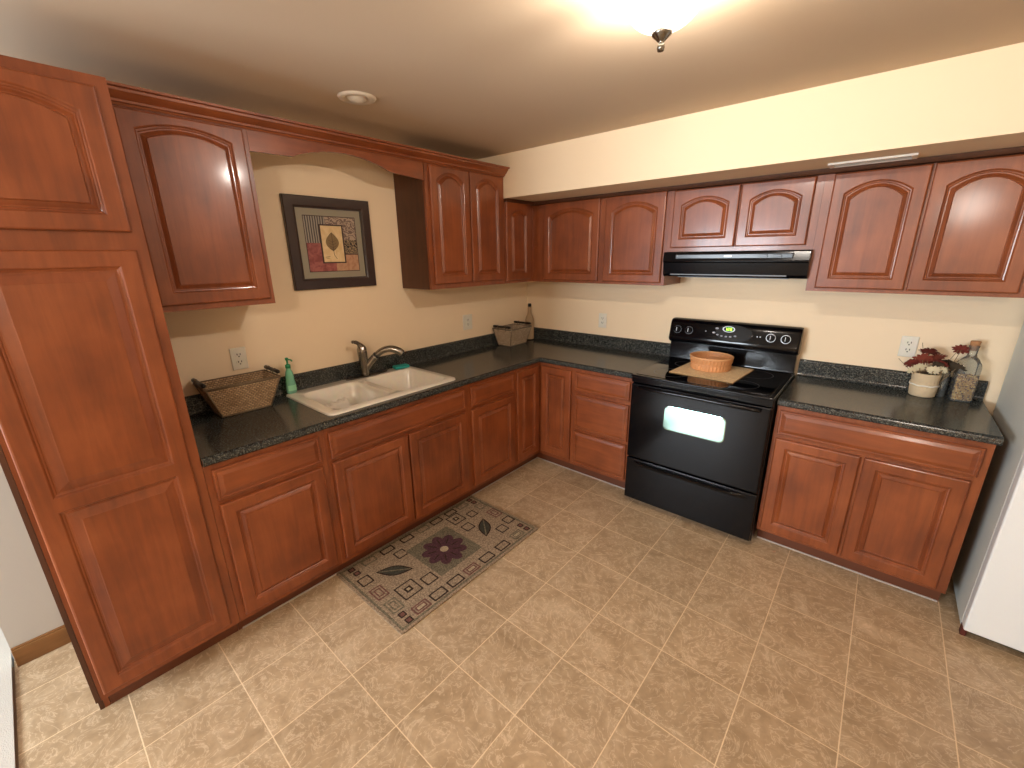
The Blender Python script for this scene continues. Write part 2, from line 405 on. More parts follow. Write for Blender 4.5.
def slab_bm(P, w, h):
    b = BM()
    prof = [(0, 0), (0, .012), (.003, .0155), (.010, .0160), (.012, .0135), (.014, .0130), (.030, .0185), (.033, .019)]
    rs = [[P(u, v, n) for u, v in contour(w, h, ins, 0, k=2)] for ins, n in prof]
    rings(b, rs); return b
def sharp(o, ang=9):
    me = o.data
    for p in me.polygons: p.use_smooth = True
    me.set_sharp_from_angle(angle=math.radians(ang)); return o
def door(P, w, h, parent, arch=0, stile=.049, name='door', rail=None):
    return sharp(mk(name, door_bm(P, w, h, arch, stile, rail), woodV, parent))
def drawer(P, w, h, parent, m, name='drawer_front'):
    return sharp(mk(name, slab_bm(P, w, h), m, parent))
def carcass(bm, x0, x1, y0, y1, z0, z1, t=.016, top=True):
    """open hollow box of panels; the open front is closed by the face frame"""
    bx(bm, x0, x1, y0, y1, z0, z0+t)
    if top: bx(bm, x0, x1, y0, y1, z1-t, z1)
def hollow(bm, x0, x1, y0, y1, z0, z1, face, top=True, t=.016):
    zt = z1-(t if top else 0)
    bx(bm, x0, x1, y0, y1, z0, z0+t)
    if top: bx(bm, x0, x1, y0, y1, z1-t, z1)
    if face == 'x':
        bx(bm, x0, x1, y0, y0+t, z0+t, zt); bx(bm, x0, x1, y1-t, y1, z0+t, zt); bx(bm, x0, x0+.006, y0+t, y1-t, z0+t, zt)
    else:
        bx(bm, x0, x0+t, y0, y1, z0+t, zt); bx(bm, x1-t, x1, y0, y1, z0+t, zt); bx(bm, x0+t, x1-t, y1-.006, y1, z0+t, zt)
G = .0006
XB, XU = .61, .311    # face planes of the base and of the wall cabinets
def base_left(y0, y1, label, name='base_cabinet', cat='cabinet', fl=True):
    t = thing(name, label, cat, (0.003, y0, 0))
    b = BM(); hollow(b, .003, XB-.019, y0+G/2, y1-G/2, .1, .876, 'x', top=False); mk('cabinet_box', b, woodV, t)
    b = BM(); bx(b, XB-.019, XB, y0+G/2, y1-G/2, .1, .876); mk('face_frame', b, woodV, t)
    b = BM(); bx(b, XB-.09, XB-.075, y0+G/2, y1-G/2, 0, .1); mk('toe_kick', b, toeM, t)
    return t
def base_back(x0, x1, label, name='base_cabinet', cat='cabinet'):
    t = thing(name, label, cat, (x0, -.003, 0))
    b = BM(); hollow(b, x0+G/2, x1-G/2, -XB+.019, -.003, .1, .876, 'y', top=False); mk('cabinet_box', b, woodV, t)
    b = BM(); bx(b, x0+G/2, x1-G/2, -XB, -XB+.019, .1, .876); mk('face_frame', b, woodV, t)
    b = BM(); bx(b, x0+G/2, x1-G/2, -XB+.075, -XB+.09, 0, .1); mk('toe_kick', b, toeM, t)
    return t
DZ0, DZ1, WZ0, WZ1 = .128, .692, .714, .852
# ---- tall pantry
PY0, PY1 = -3.302, -2.8365
t = thing('pantry_cabinet', 'tall reddish wood pantry cabinet at the left end of the counter', 'cabinet', (0.003, PY0, 0))
b = BM(); hollow(b, .003, XB-.019, PY0, PY1-G, .1, 2.208, 'x'); 
bx(b, .003, XB-.075, PY0, PY0+.016, 0, .1); mk('cabinet_box', b, woodV, t)
b = BM(); bx(b, XB-.019, XB, PY0, PY1-G, .1, 2.208); mk('face_frame', b, woodV, t)
b = BM(); bx(b, .003, XB+.002, PY0-.014, PY0-.0005, .1, 2.208); bx(b, .003, XB-.075, PY0-.014, PY0-.0005, 0, .1); mk('side_panel', b, sideM, t, label='dark brown side panel')
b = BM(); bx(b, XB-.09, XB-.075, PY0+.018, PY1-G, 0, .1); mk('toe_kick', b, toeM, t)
door(P_left(XB, -3.29, 1.757), .42, .418, t, arch=.04, rail=.032)
# lower door has two panels, one above the other
def two_panel(P, w, h, zsplit, parent):
    d = door_bm(P, w, zsplit, 0); d2 = door_bm(lambda u, v, n: P(u, v+zsplit, n), w, h-zsplit, 0)
    return d, d2
def double_door(P, w, h, zs, parent):
    b = BM(); T = .019; s = .05
    for (v0, v1) in ((0, zs), (zs, h)):
        f = lambda u, v, n, v0=v0: P(u, v+v0, n)
        hh = v1-v0
        lo = .0 if v0 == 0 else -.0
        prof = [(s, T), (s+.003, T-.002), (s+.006, T-.0065), (s+.010, T-.0075), (s+.013, T-.010), (s+.017, T-.010), (s+.020, T-.0085), (s+.045, T-.002), (s+.047, T-.001), (s+.05, T-.001)]
        def cont(ins):
            b0 = ins if v0 == 0 else ins-s+.025
            b1 = hh-ins if v0 else hh-(ins-s+.025)
            return [(ins, b0), (w-ins, b0), (w-ins, b1), (ins, b1)]
        V = rings(b, [[f(u, v, n) for u, v in cont(i)] for i, n in prof], cap=False); b.faces.new(V[-1])
    # frame front between outer edge and the two openings, then the outer edge
    e = .007
    def q(u0, u1, v0, v1): b.faces.new([b.verts.new(P(u, v, T)) for u, v in ((u0, v0), (u1, v0), (u1, v1), (u0, v1))])
    q(e, s, e, h-e); q(w-s, w-e, e, h-e); q(s, w-s, e, s); q(s, w-s, h-s, h-e); q(s, w-s, zs-.025, zs+.025)
    rs = [[P(u, v, n) for u, v in ((i, i), (w-i, i), (w-i, h-i), (i, h-i))] for i, n in ((0, 0), (0, T-.006), (.003, T-.0015), (e, T))]
    V = rings(b, rs, cap=False); b.faces.new(V[0])
    bmesh.ops.remove_doubles(b, verts=b.verts, dist=.0002)
    return sharp(mk('door', b, woodV, parent))
double_door(P_left(XB, -3.29, .128), .42, 1.572, .775, t)

# ---- base cabinets, left run
t = base_left(-2.836, -2.345, 'base cabinet with one drawer and one door next to the pantry')
drawer(P_left(XB, -2.812, WZ0), .44, WZ1-WZ0, t, woodY); door(P_left(XB, -2.812, DZ0), .44, DZ1-DZ0, t)
t = base_left(-2.345, -1.392, 'wide sink base cabinet with two doors under the double sink')
drawer(P_left(XB, -2.324, WZ0), .904, WZ1-WZ0, t, woodY); 
door(P_left(XB, -2.324, DZ0), .447, DZ1-DZ0, t); door(P_left(XB, -1.867, DZ0), .447, DZ1-DZ0, t)
t = base_left(-1.392, -.913, 'narrow base cabinet with drawer and door between sink cabinet and corner')
drawer(P_left(XB, -1.364, WZ0), .43, WZ1-WZ0, t, woodY); door(P_left(XB, -1.364, DZ0), .43, DZ1-DZ0, t)
# ---- corner cabinet (L-shaped, a door on each face)
t = thing('corner_base_cabinet', 'corner base cabinet whose two narrow doors meet at a right angle', 'cabinet', (0.003, -.003, 0))
b = BM()
bx(b, .003, XB-.019, -.911, -.003, .1, .116); bx(b, XB-.019, .911, -XB+.019, -.003, .1, .116)
bx(b, .003, XB-.019, -.911, -.895, .116, .876); bx(b, .895, .911, -XB+.019, -.003, .116, .876)
bx(b, .003, .009, -.895, -.003, .116, .876); bx(b, .009, .895, -.009, -.003, .116, .876); mk('cabinet_box', b, woodV, t)
b = BM(); bx(b, XB-.019, XB, -.911, -XB, .1, .876); bx(b, XB-.019, .911, -XB, -XB+.019, .1, .876); mk('face_frame', b, woodV, t)
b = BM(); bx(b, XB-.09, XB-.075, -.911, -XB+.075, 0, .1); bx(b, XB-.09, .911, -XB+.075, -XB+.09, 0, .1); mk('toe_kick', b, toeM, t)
door(P_left(XB, -.898, .135), .262, .717, t, stile=.05); door(P_back(.638, -XB, .135), .272, .717, t, stile=.05)
# ---- three-drawer base and the right-hand base
t = base_back(.913, 1.402, 'base cabinet with a stack of three drawers left of the black stove')
for z0, z1 in ((.714, .852), (.414, .684), (.124, .392)): drawer(P_back(.945, -XB, z0), .43, z1-z0, t, woodX)
t = base_back(2.222, 3.024, 'base cabinet with two doors between the stove and the white refrigerator')
drawer(P_back(2.241, -XB, WZ0), .757, WZ1-WZ0, t, woodX)
door(P_back(2.241, -XB, DZ0-.01), .366, DZ1-DZ0+.01, t); door(P_back(2.621, -XB, DZ0-.01), .366, DZ1-DZ0+.01, t)

# ---- wall cabinets, left run
def wall_left_cab(y0, y1, z1, label, doors):
    t = thing('wall_cabinet', label, 'cabinet', (0.003, y0, 1.46))
    b = BM(); hollow(b, .003, XU-.019, y0+G/2, y1-G/2, 1.46, z1, 'x'); mk('cabinet_box', b, woodV, t)
    b = BM(); bx(b, XU-.019, XU, y0+G/2, y1-G/2, 1.46, z1); mk('face_frame', b, woodV, t)
    for (a, c, zb, zt, ar) in doors: door(P_left(XU, a, zb), c-a, zt-zb, t, arch=ar, rail=.030)
    return t
t = wall_left_cab(-2.836, -2.345, 2.215, 'single-door wall cabinet with arched panel between pantry and picture', [(-2.79, -2.366, 1.485, 2.203, .032)])
t = wall_left_cab(-1.381, -.662, 2.215, 'tall two-door wall cabinet right of the picture', [(-1.352, -1.022, 1.492, 2.203, .05), (-1.012, -.688, 1.492, 2.203, .05)])
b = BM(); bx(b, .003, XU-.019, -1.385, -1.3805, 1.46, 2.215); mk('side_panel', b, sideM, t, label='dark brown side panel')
# valance over the sink
def prism(b, outline, P, n0, n1, mi=0):
    a = [b.verts.new(P(u, v, n0)) for u, v in outline]; c = [b.verts.new(P(u, v, n1)) for u, v in outline]; k = len(a)
    for i in range(k):
        f = b.faces.new((a[i], a[(i+1) % k], c[(i+1) % k], c[i])); f.material_index = mi
    b.faces.new(a).material_index = mi; b.faces.new(c[::-1]).material_index = mi
b = BM(); out = [(-2.344, 2.215), (-2.344, 2.125), (-2.155, 2.130)]
n = 24
zs = []
for i in range(n+1):
    s_ = i/n; y = -2.155+(.53)*s_; out.append((y, 2.130+.052*math.sin(PI*s_)**.8 if 0 < s_ < 1 else (2.130)))
out += [(-1.386, 2.112), (-1.386, 2.215)]
Pl = lambda u, v, n: (n, u, v)
bmv = b
top = [(u, 2.215) for u, v in out[1:-1]]
V0 = []
for nn in (XU-.019, XU):
    V0.append(([b.verts.new((nn, u, v)) for u, v in out[1:-1]], [b.verts.new((nn, u, v)) for u, v in top]))
(lo0, hi0), (lo1, hi1) = V0
for i in range(len(lo0)-1):
    if abs(lo0[i].co.y-lo0[i+1].co.y) < 1e-6: continue
    b.faces.new((lo0[i], hi0[i], hi0[i+1], lo0[i+1])); b.faces.new((lo1[i], lo1[i+1], hi1[i+1], hi1[i]))
    b.faces.new((lo0[i], lo0[i+1], lo1[i+1], lo1[i])); b.faces.new((hi0[i], hi1[i], hi1[i+1], hi0[i+1]))
b.faces.new((lo0[0], lo1[0], hi1[0], hi0[0])); b.faces.new((lo0[-1], hi0[-1], hi1[-1], lo1[-1]))
o = mk('arched_valance', b, woodY); stag(o, label='arched wooden valance board above the framed leaf picture', category='valance')
# crown moulding with a return at its right end
def sweep(b, prof, stations):
    """prof: list of (n, z); stations: functions mapping (n,z)->xyz"""
    rings(b, [[st(n, z) for n, z in prof] for st in stations], cap=True)
crown = [(0, 2.205), (.006, 2.205), (.010, 2.212), (.018, 2.214), (.020, 2.222), (.028, 2.226), (.036, 2.236), (.046, 2.243), (.048, 2.252), (.062, 2.254), (.064, 2.262), (0, 2.262)]
b = BM()
crown = [(n_+.0008, z+.004) for n_, z in crown]
sweep(b, crown, [lambda n_, z: (XU+n_, -2.835, z), lambda n_, z: (XU+n_, -.660+n_*.55, z), ])
o = mk('crown_moulding', b, woodY); stag(o, label='long stepped crown moulding along the top of the sink wall cabinets', category='moulding')
sharp(o, 35)
# ---- corner wall cabinet
t = thing('corner_wall_cabinet', 'corner wall cabinet with one narrow arched door under the soffit', 'cabinet', (0.003, -.003, 1.46))
b = BM()
bx(b, .003, XU-.019, -.660, -.003, 1.46, 1.476); bx(b, .003, XU-.019, -.660, -.003, 2.05, 2.066)
bx(b, .003, .009, -.66, -.003, 1.476, 2.05); bx(b, .009, XU-.019, -.009, -.003, 1.476, 2.05); bx(b, .009, XU-.019, -.66, -.644, 1.476, 2.05)
bx(b, XU-.019, .328, -.311, -.003, 1.46, 2.066); mk('cabinet_box', b, woodV, t)
b = BM(); bx(b, XU-.019, XU, -.660, -.311, 1.46, 2.066); mk('face_frame', b, woodV, t)
door(P_left(XU, -.650, 1.482), .285, .572, t, arch=.03, stile=.05, rail=.055)
# ---- back wall cabinets
def wall_back_cab(x0, x1, z0, label, doors, arch=.05, z1=2.066):
    t = thing('wall_cabinet', label, 'cabinet', (x0, -.003, z0))
    b = BM(); hollow(b, x0+G/2, x1-G/2, -XU+.019, -.003, z0, z1, 'y'); mk('cabinet_box', b, woodV, t)
    b = BM(); bx(b, x0+G/2, x1-G/2, -XU, -XU+.019, z0, z1); mk('face_frame', b, woodV, t)
    for (a, c, zb, zt) in doors: door(P_back(a, -XU, zb), c-a, zt-zb, t, arch=arch, rail=.046)
    return t
wall_back_cab(.33, 1.418, 1.46, 'two-door wall cabinet between the corner and the range hood', [(.43, .92, 1.478, 2.046), (.966, 1.395, 1.478, 2.046)])
wall_back_cab(1.418, 2.216, 1.676, 'short two-door wall cabinet directly above the black range hood', [(1.445, 1.822, 1.70, 2.040), (1.829, 2.180, 1.70, 2.040)], arch=.042)
wall_back_cab(2.216, 3.02, 1.46, 'two-door wall cabinet at the right, above the flowers and glass bottle', [(2.256, 2.617, 1.478, 2.040), (2.627, 2.992, 1.478, 2.040)])
# small cove strip under the soffit
b = BM(); pr = [(0, 2.042), (.022, 2.046), (.030, 2.056), (.034, 2.067), (0, 2.067)]
sweep(b, [(n_+.0005, z) for n_, z in pr], [lambda n_, z: (XU+n_+.001, -.6605, z), lambda n_, z: (XU+n_+.001, -XU-n_-.001, z), lambda n_, z: (3.02, -XU-n_-.001, z)])
o = mk('cove_moulding', b, sideM); stag(o, label='thin wood strip with shadow-dark colour under the soffit along the cabinet tops', category='moulding'); sharp(o, 35)  # shadow below the soffit is put into the strip's dark colour

# ------------------------------------------------------------------ countertops
def edge_profile(depth=.632, bs=1.016):
    p = [(.003, .878), (depth-.006, .878), (depth, .884), (depth+.001, .900), (depth-.003, .909), (depth-.011, .9138), (depth-.02, .914)]
    q = [(.040, .914), (.030, .917), (.024, .924), (.022, .935), (.022, .938), (.022, bs-.0125), (.022, bs-.010), (.018, bs-.003), (.012, bs), (.003, bs)]
    return p, q
p, q = edge_profile()
CY0, CX1 = -2.835, 1.404
HX0, HX1, HY0, HY1 = .085, .552, -2.255, -1.455   # sink cut-out
b = BM()
st = [lambda d, z: (d, CY0, z), lambda d, z: (d, HY0, z), lambda d, z: (d, HY1, z), lambda d, z: (d, -d, z), lambda d, z: (CX1, -d, z)]
prof = p+q; kP = len(p)-1   # the flat top lies between prof[kP] and prof[kP+1]; the underside between prof[0] and prof[1]
V = [[b.verts.new(s_(d, z)) for d, z in prof] for s_ in st]
nP = len(prof)
for a in range(len(V)-1):
    for i in range(nP):
        j = (i+1) % nP
        if a == 1 and i in (0, kP): continue
        b.faces.new((V[a][i], V[a][j], V[a+1][j], V[a+1][i]))
b.faces.new(V[0]); b.faces.new(V[-1][::-1])
def holering(z, A, B_, C, D_v):
    h = [b.verts.new(pp) for pp in ((HX0, HY0+.0, z), (HX1, HY0, z), (HX1, HY1, z), (HX0, HY1, z))]
    return h
ht = holering(.914, 0, 0, 0, 0); hb = holering(.878, 0, 0, 0, 0)
# top: inner wall-side vertex = kP+1, front = kP
b.faces.new((V[1][kP+1], ht[0], ht[3], V[2][kP+1])); b.faces.new((ht[1], V[1][kP], V[2][kP], ht[2]))
b.faces.new((V[1][kP+1], V[1][kP], ht[1], ht[0])); b.faces.new((V[2][kP+1], ht[3], ht[2], V[2][kP]))
b.faces.new((V[1][0], hb[0], hb[3], V[2][0])); b.faces.new((hb[1], V[1][1], V[2][1], hb[2]))
for i in range(4): b.faces.new((ht[i], ht[(i+1) % 4], hb[(i+1) % 4], hb[i]))
b.verts.ensure_lookup_table()
o = mk('countertop', b, counterM); sharp(o, 35)
stag(o, label='L-shaped dark speckled countertop with backsplash running from pantry to stove', category='countertop')
b = BM()
V = rings(b, [[(x, -d, z) for d, z in prof] for x in (2.220, 3.036)])
o = mk('countertop', b, counterM); sharp(o, 35)
stag(o, label='short dark speckled countertop with backsplash right of the stove', category='countertop')

# ------------------------------------------------------------------ sink and faucet
SX0, SX1, SY0, SY1 = .036, .584, -2.285, -1.432
t = thing('double_sink', 'cream double-bowl drop-in sink under the framed picture', 'sink', (.3, -1.86, .914))
b = BM()
zr = .9265
bowls = [(-2.235, -1.885, .17), (-1.845, -1.478, .14)]
bx0, bx1 = .128, .545
# rim: outer loop then deck with two holes (built as a strip mesh)
k = 5
outer = [rrect(SX0, SX1, SY0, SY1, .045, .9148, k), rrect(SX0+.002, SX1-.002, SY0+.002, SY1-.002, .044, .922, k), rrect(SX0+.010, SX1-.010, SY0+.010, SY1-.010, .038, zr, k)]
V = rings(b, outer, cap=False)
rimv = V[-1]
hole_top = []
for (y0, y1, dep) in bowls:
    rs = [rrect(bx0, bx1, y0, y1, .06, zr, k), rrect(bx0+.004, bx1-.004, y0+.004, y1-.004, .058, zr-.004, k), rrect(bx0+.012, bx1-.012, y0+.012, y1-.012, .055, zr-.03, k),
          rrect(bx0+.022, bx1-.022, y0+.022, y1-.022, .05, zr-dep+.03, k), rrect(bx0+.035, bx1-.035, y0+.035, y1-.035, .04, zr-dep+.007, k), rrect(bx0+.06, bx1-.06, y0+.06, y1-.06, .03, zr-dep, k)]
    Vb = rings(b, rs, cap=False); b.faces.new(Vb[-1]); hole_top.append(Vb[0])
def edges_of(loop): return [b.edges.get((loop[i], loop[(i+1) % len(loop)])) for i in range(len(loop))]
es = edges_of(rimv)+edges_of(hole_top[0])+edges_of(hole_top[1])
r = bmesh.ops.triangle_fill(b, use_beauty=True, use_dissolve=False, edges=[e for e in es if e])
for f in list(b.faces):
    if len(f.verts) == 3 and abs(f.normal.z) > .9:
        c = f.calc_center_median()
        if abs(c.z-zr) < 1e-4:
            for (y0, y1, dep) in bowls:
                if bx0+.01 < c.x < bx1-.01 and y0+.01 < c.y < y1-.01: 
                    b.faces.remove(f); break
bmesh.ops.recalc_face_normals(b, faces=b.faces)
o = mk('basin', b, sinkM, t); sharp(o, 40)
for (y0, y1, dep) in bowls:
    b = BM(); lathe(b, [(.042, 0), (.042, .003), (.034, .004), (.03, .001), (.0, .001)], (.33, (y0+y1)/2, zr-dep+.0005), 24); mk('drain', b, nickel, t, smooth=True)
# faucet
t = thing('kitchen_faucet', 'brushed nickel single-lever faucet with curved pull-out spout behind the sink', 'faucet', (.078, -1.785, zr))
b = BM()
oc = []
for rad, z in ((.0, 0), (.0, .006), (-.004, .009)):
    pts = []
    for i in range(32):
        a = 2*PI*i/32; pts.append(((.078)+(.028+rad)*math.sin(a), -1.770+(.150+rad)*math.cos(a), zr+.0005+z))
    oc.append(pts)
rings(b, oc); mk('base_plate', b, nickelDark, t, smooth=False, bev=.001)
b = BM(); tube(b, smoothpath([(.078, -1.785, zr+.008), (.078, -1.786, zr+.05), (.079, -1.788, zr+.11), (.082, -1.792, zr+.180)], 4), [.030]*3+[.029]*3+[.029]*4+[.030]*3, 20); mk('body', b, nickel, t, smooth=True)
b = BM(); tube(b, smoothpath([(.082, -1.792, zr+.181), (.083, -1.797, zr+.198), (.087, -1.815, zr+.222), (.092, -1.842, zr+.236), (.096, -1.862, zr+.238)], 4), [.030]*2+[.028, .026]+[.023, .020, .017, .014]+[.012]*4+[.010]*4+[.007], 16); mk('lever_handle', b, nickel, t, smooth=True)
sp = smoothpath([(.080, -1.780, zr+.045), (.095, -1.755, zr+.085), (.120, -1.722, zr+.130), (.150, -1.685, zr+.163), (.185, -1.645, zr+.172), (.215, -1.612, zr+.157), (.228, -1.595, zr+.137)], 5)
b = BM(); tube(b, sp[:11], [.025-.0003*i for i in range(11)], 16); s1 = mk('spout', b, nickel, t, smooth=True)
b = BM(); tube(b, sp[10:], [.0195+.0003*i for i in range(len(sp)-10)], 16); mk('pull_out_head', b, nickel, t, smooth=True)
b = BM(); tube(b, [sp[10], sp[11]], .0228, 16); mk('collar', b, blackSat, s1, smooth=True)
b = BM(); lathe(b, [(.021, 0), (.021, .008), (.017, .012), (0, .013)], (.080, -1.895, zr+.0098), 20); mk('hole_cap', b, blackSat, t, smooth=True)
# sponge + white cloth
b = BM(); rings(b, [rrect(-.03, .03, -.052, .052, .008, z, 3) for z in (0, .020)])
o = mk('sponge', b, plain('teal_sponge', lin(30, 150, 145), .8, bump=.8, bs=300), bev=.004); o.location = (.088, -1.515, zr+.001); o.rotation_euler = (0, 0, -.15)
stag(o, label='teal sponge on the back right of the sink rim', category='sponge')
b = BM()
prof_c = [(-.055, .0), (-.050, .055), (-.030, .11), (-.005, .132), (.02, .115), (.045, .05), (.06, .0)]
rs = []
for i in range(13):
    y = -.075+.15*i/12; w_ = .006*math.sin(i*1.7)
    rs.append([(x, y+.004*math.sin(9*x*10+i), max(z+w_*(z > .01), 0)) for x, z in prof_c]+[(x*.9, y, max(z-.005, -.0)) for x, z in prof_c[::-1]])
rings(b, rs)
clothM = plain('white_dishcloth', lin(232, 226, 214), .9, bump=.6, bs=200)
o = mk('dishcloth', b, clothM, smooth=True); o.location = (.31, -2.120, zr-.17+.0045); o.rotation_euler = (0, 0, .25)
stag(o, label='small white cloth tented in the left sink bowl', category='cloth')
# soap bottle
SPX, SPY = .066, -2.246
t = thing('soap_bottle', 'clear green dish soap bottle with pump at the sink corner', 'soap bottle', (SPX, SPY, zr))
def ov(rx, ry, z, n=24): return [(SPX+rx*math.cos(2*PI*i/n), SPY+ry*math.sin(2*PI*i/n), zr+z) for i in range(n)]
b = BM(); rings(b, [ov(.018, .025, .001), ov(.021, .028, .006), ov(.021, .028, .05), ov(.018, .023, .085), ov(.018, .023, .10), ov(.015, .019, .125), ov(.011, .012, .14), ov(.011, .012, .15)]); mk('bottle_body', b, greenSoap, t, smooth=True)
greenPl = plain('green_plastic', lin(24, 140, 84), .35)
b = BM(); lathe(b, [(.014, .148), (.014, .166), (.009, .17), (.005, .172), (.005, .192), (.009, .193), (.009, .205), (.004, .208)], (SPX, SPY, zr), 20)
tube(b, [(SPX, SPY, zr+.199), (SPX+.03, SPY+.01, zr+.197), (SPX+.036, SPY+.012, zr+.190)], .0045, 8); mk('pump', b, greenPl, t, smooth=True)
b = BM(); lab = [(SPX+.0218*math.cos(a), SPY+.0288*math.sin(a)) for a in [(-.9+.2*i) for i in range(10)]]
for (x0_, y0_), (x1_, y1_) in zip(lab, lab[1:]): b.faces.new([b.verts.new(pp) for pp in ((x0_, y0_, zr+.018), (x1_, y1_, zr+.018), (x1_, y1_, zr+.05), (x0_, y0_, zr+.05))])
mk('bottle_label', b, plain('pale_green_label', lin(150, 214, 176), .5), t)

# ------------------------------------------------------------------ baskets
def uvbox(me_bm, faces, f):
    uvl = me_bm.loops.layers.uv.verify()
    for fa in faces:
        for l in fa.loops: l[uvl].uv = f(l.vert.co)
def tapered_basket(label, loc, rotz, bw, bl, tw, tl, h, m, wall=.008, name='woven_basket'):
    """long side along local y; handles over the short sides"""
    t = thing(name, label, 'basket', loc, world=False, rotz=rotz)
    b = BM()
    def ring(w, l, z, dz=0): 
        pts = []
        for (x, y) in ((-w/2, -l/2), (w/2, -l/2), (w/2, l/2), (-w/2, l/2)): pts.append((x, y, z))
        out_ = []
        for i in range(4):
            a, c = Vector(pts[i]), Vector(pts[(i+1) % 4])
            for j in range(6):
                q_ = a.lerp(c, j/6); out_.append((q_.x, q_.y, q_.z))
        return out_
    V = rings(b, [ring(bw, bl, 0), ring((bw+tw)/2, (bl+tl)/2, h/2), ring(tw, tl, h), ring(tw-2*wall, tl-2*wall, h), ring(bw-2*wall, bl-2*wall, wall)])
    uvl = b.loops.layers.uv.verify()
    for fa in b.faces:
        nrm = fa.normal if fa.normal.length else Vector((0, 0, 1)); fa.normal_update(); nrm = fa.normal
        for l in fa.loops:
            c = l.vert.co
            l[uvl].uv = (c.y if abs(nrm.x) > abs(nrm.y) else c.x, c.z) if abs(nrm.z) < .8 else (c.x, c.y)
    mk('basket_body', b, m, t)
    b = BM()
    for (w, l, z, r) in ((tw, tl, h, .0055), (bw, bl, .004, .004)):
        c4 = [(-w/2, -l/2, z), (w/2, -l/2, z), (w/2, l/2, z), (-w/2, l/2, z)]
        for i in range(4): tube(b, [c4[i], c4[(i+1) % 4]], r, 8)
    for sx in (-1, 1):
        for sy in (-1, 1): tube(b, [(sx*bw/2, sy*bl/2, .004), (sx*tw/2, sy*tl/2, h)], .004, 8)
    mk('braided_rim', b, m, t, smooth=True)
    for s in (-1, 1):
        yy = s*(tl/2+.002)
        b = BM(); xs = [-tw/2+.01, -tw/2+.02, -tw*.22, -tw*.18, 0, tw*.18, tw*.22, tw/2-.02, tw/2-.01]
        rr = [.007, .0105, .0105, .008, .0105, .008, .0105, .0105, .007]
        tube(b, [(x, yy, h+.022) for x in xs], rr, 12); hd = mk('handle', b, handleM, t, smooth=True)
        for x in (-tw*.2, tw*.2):
            b = BM(); tube(b, smoothpath([(x, yy, h-.012), (x+.004, yy+s*.010, h+.012), (x, yy, h+.034), (x-.004, yy-s*.010, h+.012), (x, yy, h-.012)], 4), .003, 6)
            mk('wire_loop', b, wireM, hd, smooth=True)
    return t
tapered_basket('large brown seagrass basket with dark handles beside the pantry', (.116, -2.516, .9150), 0, .115, .228, .200, .330, .160, seagrass)
tapered_basket('small pale woven basket with black handles in the counter corner', (.122, -.362, .9150), .05, .13, .225, .205, .290, .150, seagrassPale)
# corner bottle
t = thing('wrapped_bottle', 'slim twine-wrapped bottle with dark top in the corner behind the basket', 'bottle', (.112, -.105, .915), )
b = BM(); pr = [(.036, 0.008), (.040, .014)]+[(.040, .014+.172*i/8) for i in range(1, 9)]+[(.035, .205), (.021, .235), (.0155, .26), (.014, .305)]
lathe(b, pr, (.112, -.105, .915), 24); mk('twine_wrap', b, twineM, t, smooth=True)
b = BM(); lathe(b, [(.034, 0), (.038, .002), (.038, .008), (.0, .0085)], (.112, -.105, .915), 24); mk('glass_base', b, blackGlass, t, smooth=True)
b = BM(); lathe(b, [(.0142, .305), (.0155, .306), (.0155, .328), (.012, .332), (.003, .333)], (.112, -.105, .915), 20); mk('bottle_top', b, blackMatte, t, smooth=True)

# ------------------------------------------------------------------ stove
sx0, sx1, sy = 1.412, 2.212, -.665
t = thing('electric_range', 'black electric range with smooth glass cooktop between the base cabinets', 'stove', (1.81, -.02, 0))
b = BM(); bx(b, sx0, sx1, sy+.012, -.03, .03, .915); mk('body', b, blackSat, t, bev=.003)
b = BM(); bx(b, sx0+.03, sx1-.03, sy+.05, -.06, 0, .03); mk('kick_base', b, blackMatte, t)
b = BM(); bx(b, sx0, sx1, -.700, -.035, .9155, .930); ct = mk('cooktop', b, blackGloss, t, bev=.005)
b = BM(); bx(b, sx0+.022, sx1-.022, -.672, -.105, .9305, .9325); mk('glass_surface', b, blackGlass, ct, bev=.001)
ringM = plain('burner_ring_grey', lin(60, 60, 64), .3)
for (cx, cy, r) in ((1.60, -.52, .105), (2.02, -.52, .085), (1.60, -.24, .075), (2.02, -.24, .105)):
    b = BM(); rings(b, [circ((cx, cy, .9330), r, 48), circ((cx, cy, .9330), r-.003, 48)], cap=False); mk('burner_ring', b, ringM, ct)
# door
dz0, dz1, dy = .358, .872, -.692
b = BM(); bx(b, sx0+.004, sx1-.004, dy, sy+.010, dz0, dz1); dr = mk('oven_door', b, blackGloss, t, bev=.008, seg=3)
b = BM(); rings(b, [[(x, dy-.0012, z) for x, z, _ in rrect(1.645, 1.995, .615, .762, .028, 0)], [(x, dy-.0002, z) for x, z, _ in rrect(1.640, 2.0, .610, .767, .03, 0)]]); 
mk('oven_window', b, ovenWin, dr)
b = BM()
hp = smoothpath([(sx0+.06, dy, .852), (sx0+.075, dy-.026, .856), (sx0+.2, dy-.036, .860), (1.812, dy-.038, .862), (sx1-.2, dy-.036, .860), (sx1-.075, dy-.026, .856), (sx1-.06, dy, .852)], 5)
tube(b, hp, .0115, 12); mk('door_handle', b, blackGloss, dr, smooth=True)
# control lip with vent slots
b = BM(); bx(b, sx0+.002, sx1-.002, -.688, sy+.008, .878, .915); lip = mk('front_lip', b, blackGloss, t, bev=.003)
for x0_ in (1.60, 1.76, 1.92):
    b = BM(); bx(b, x0_, x0_+.12, -.6895, -.6885, .888, .896); mk('vent_slot', b, darkSlot, lip)
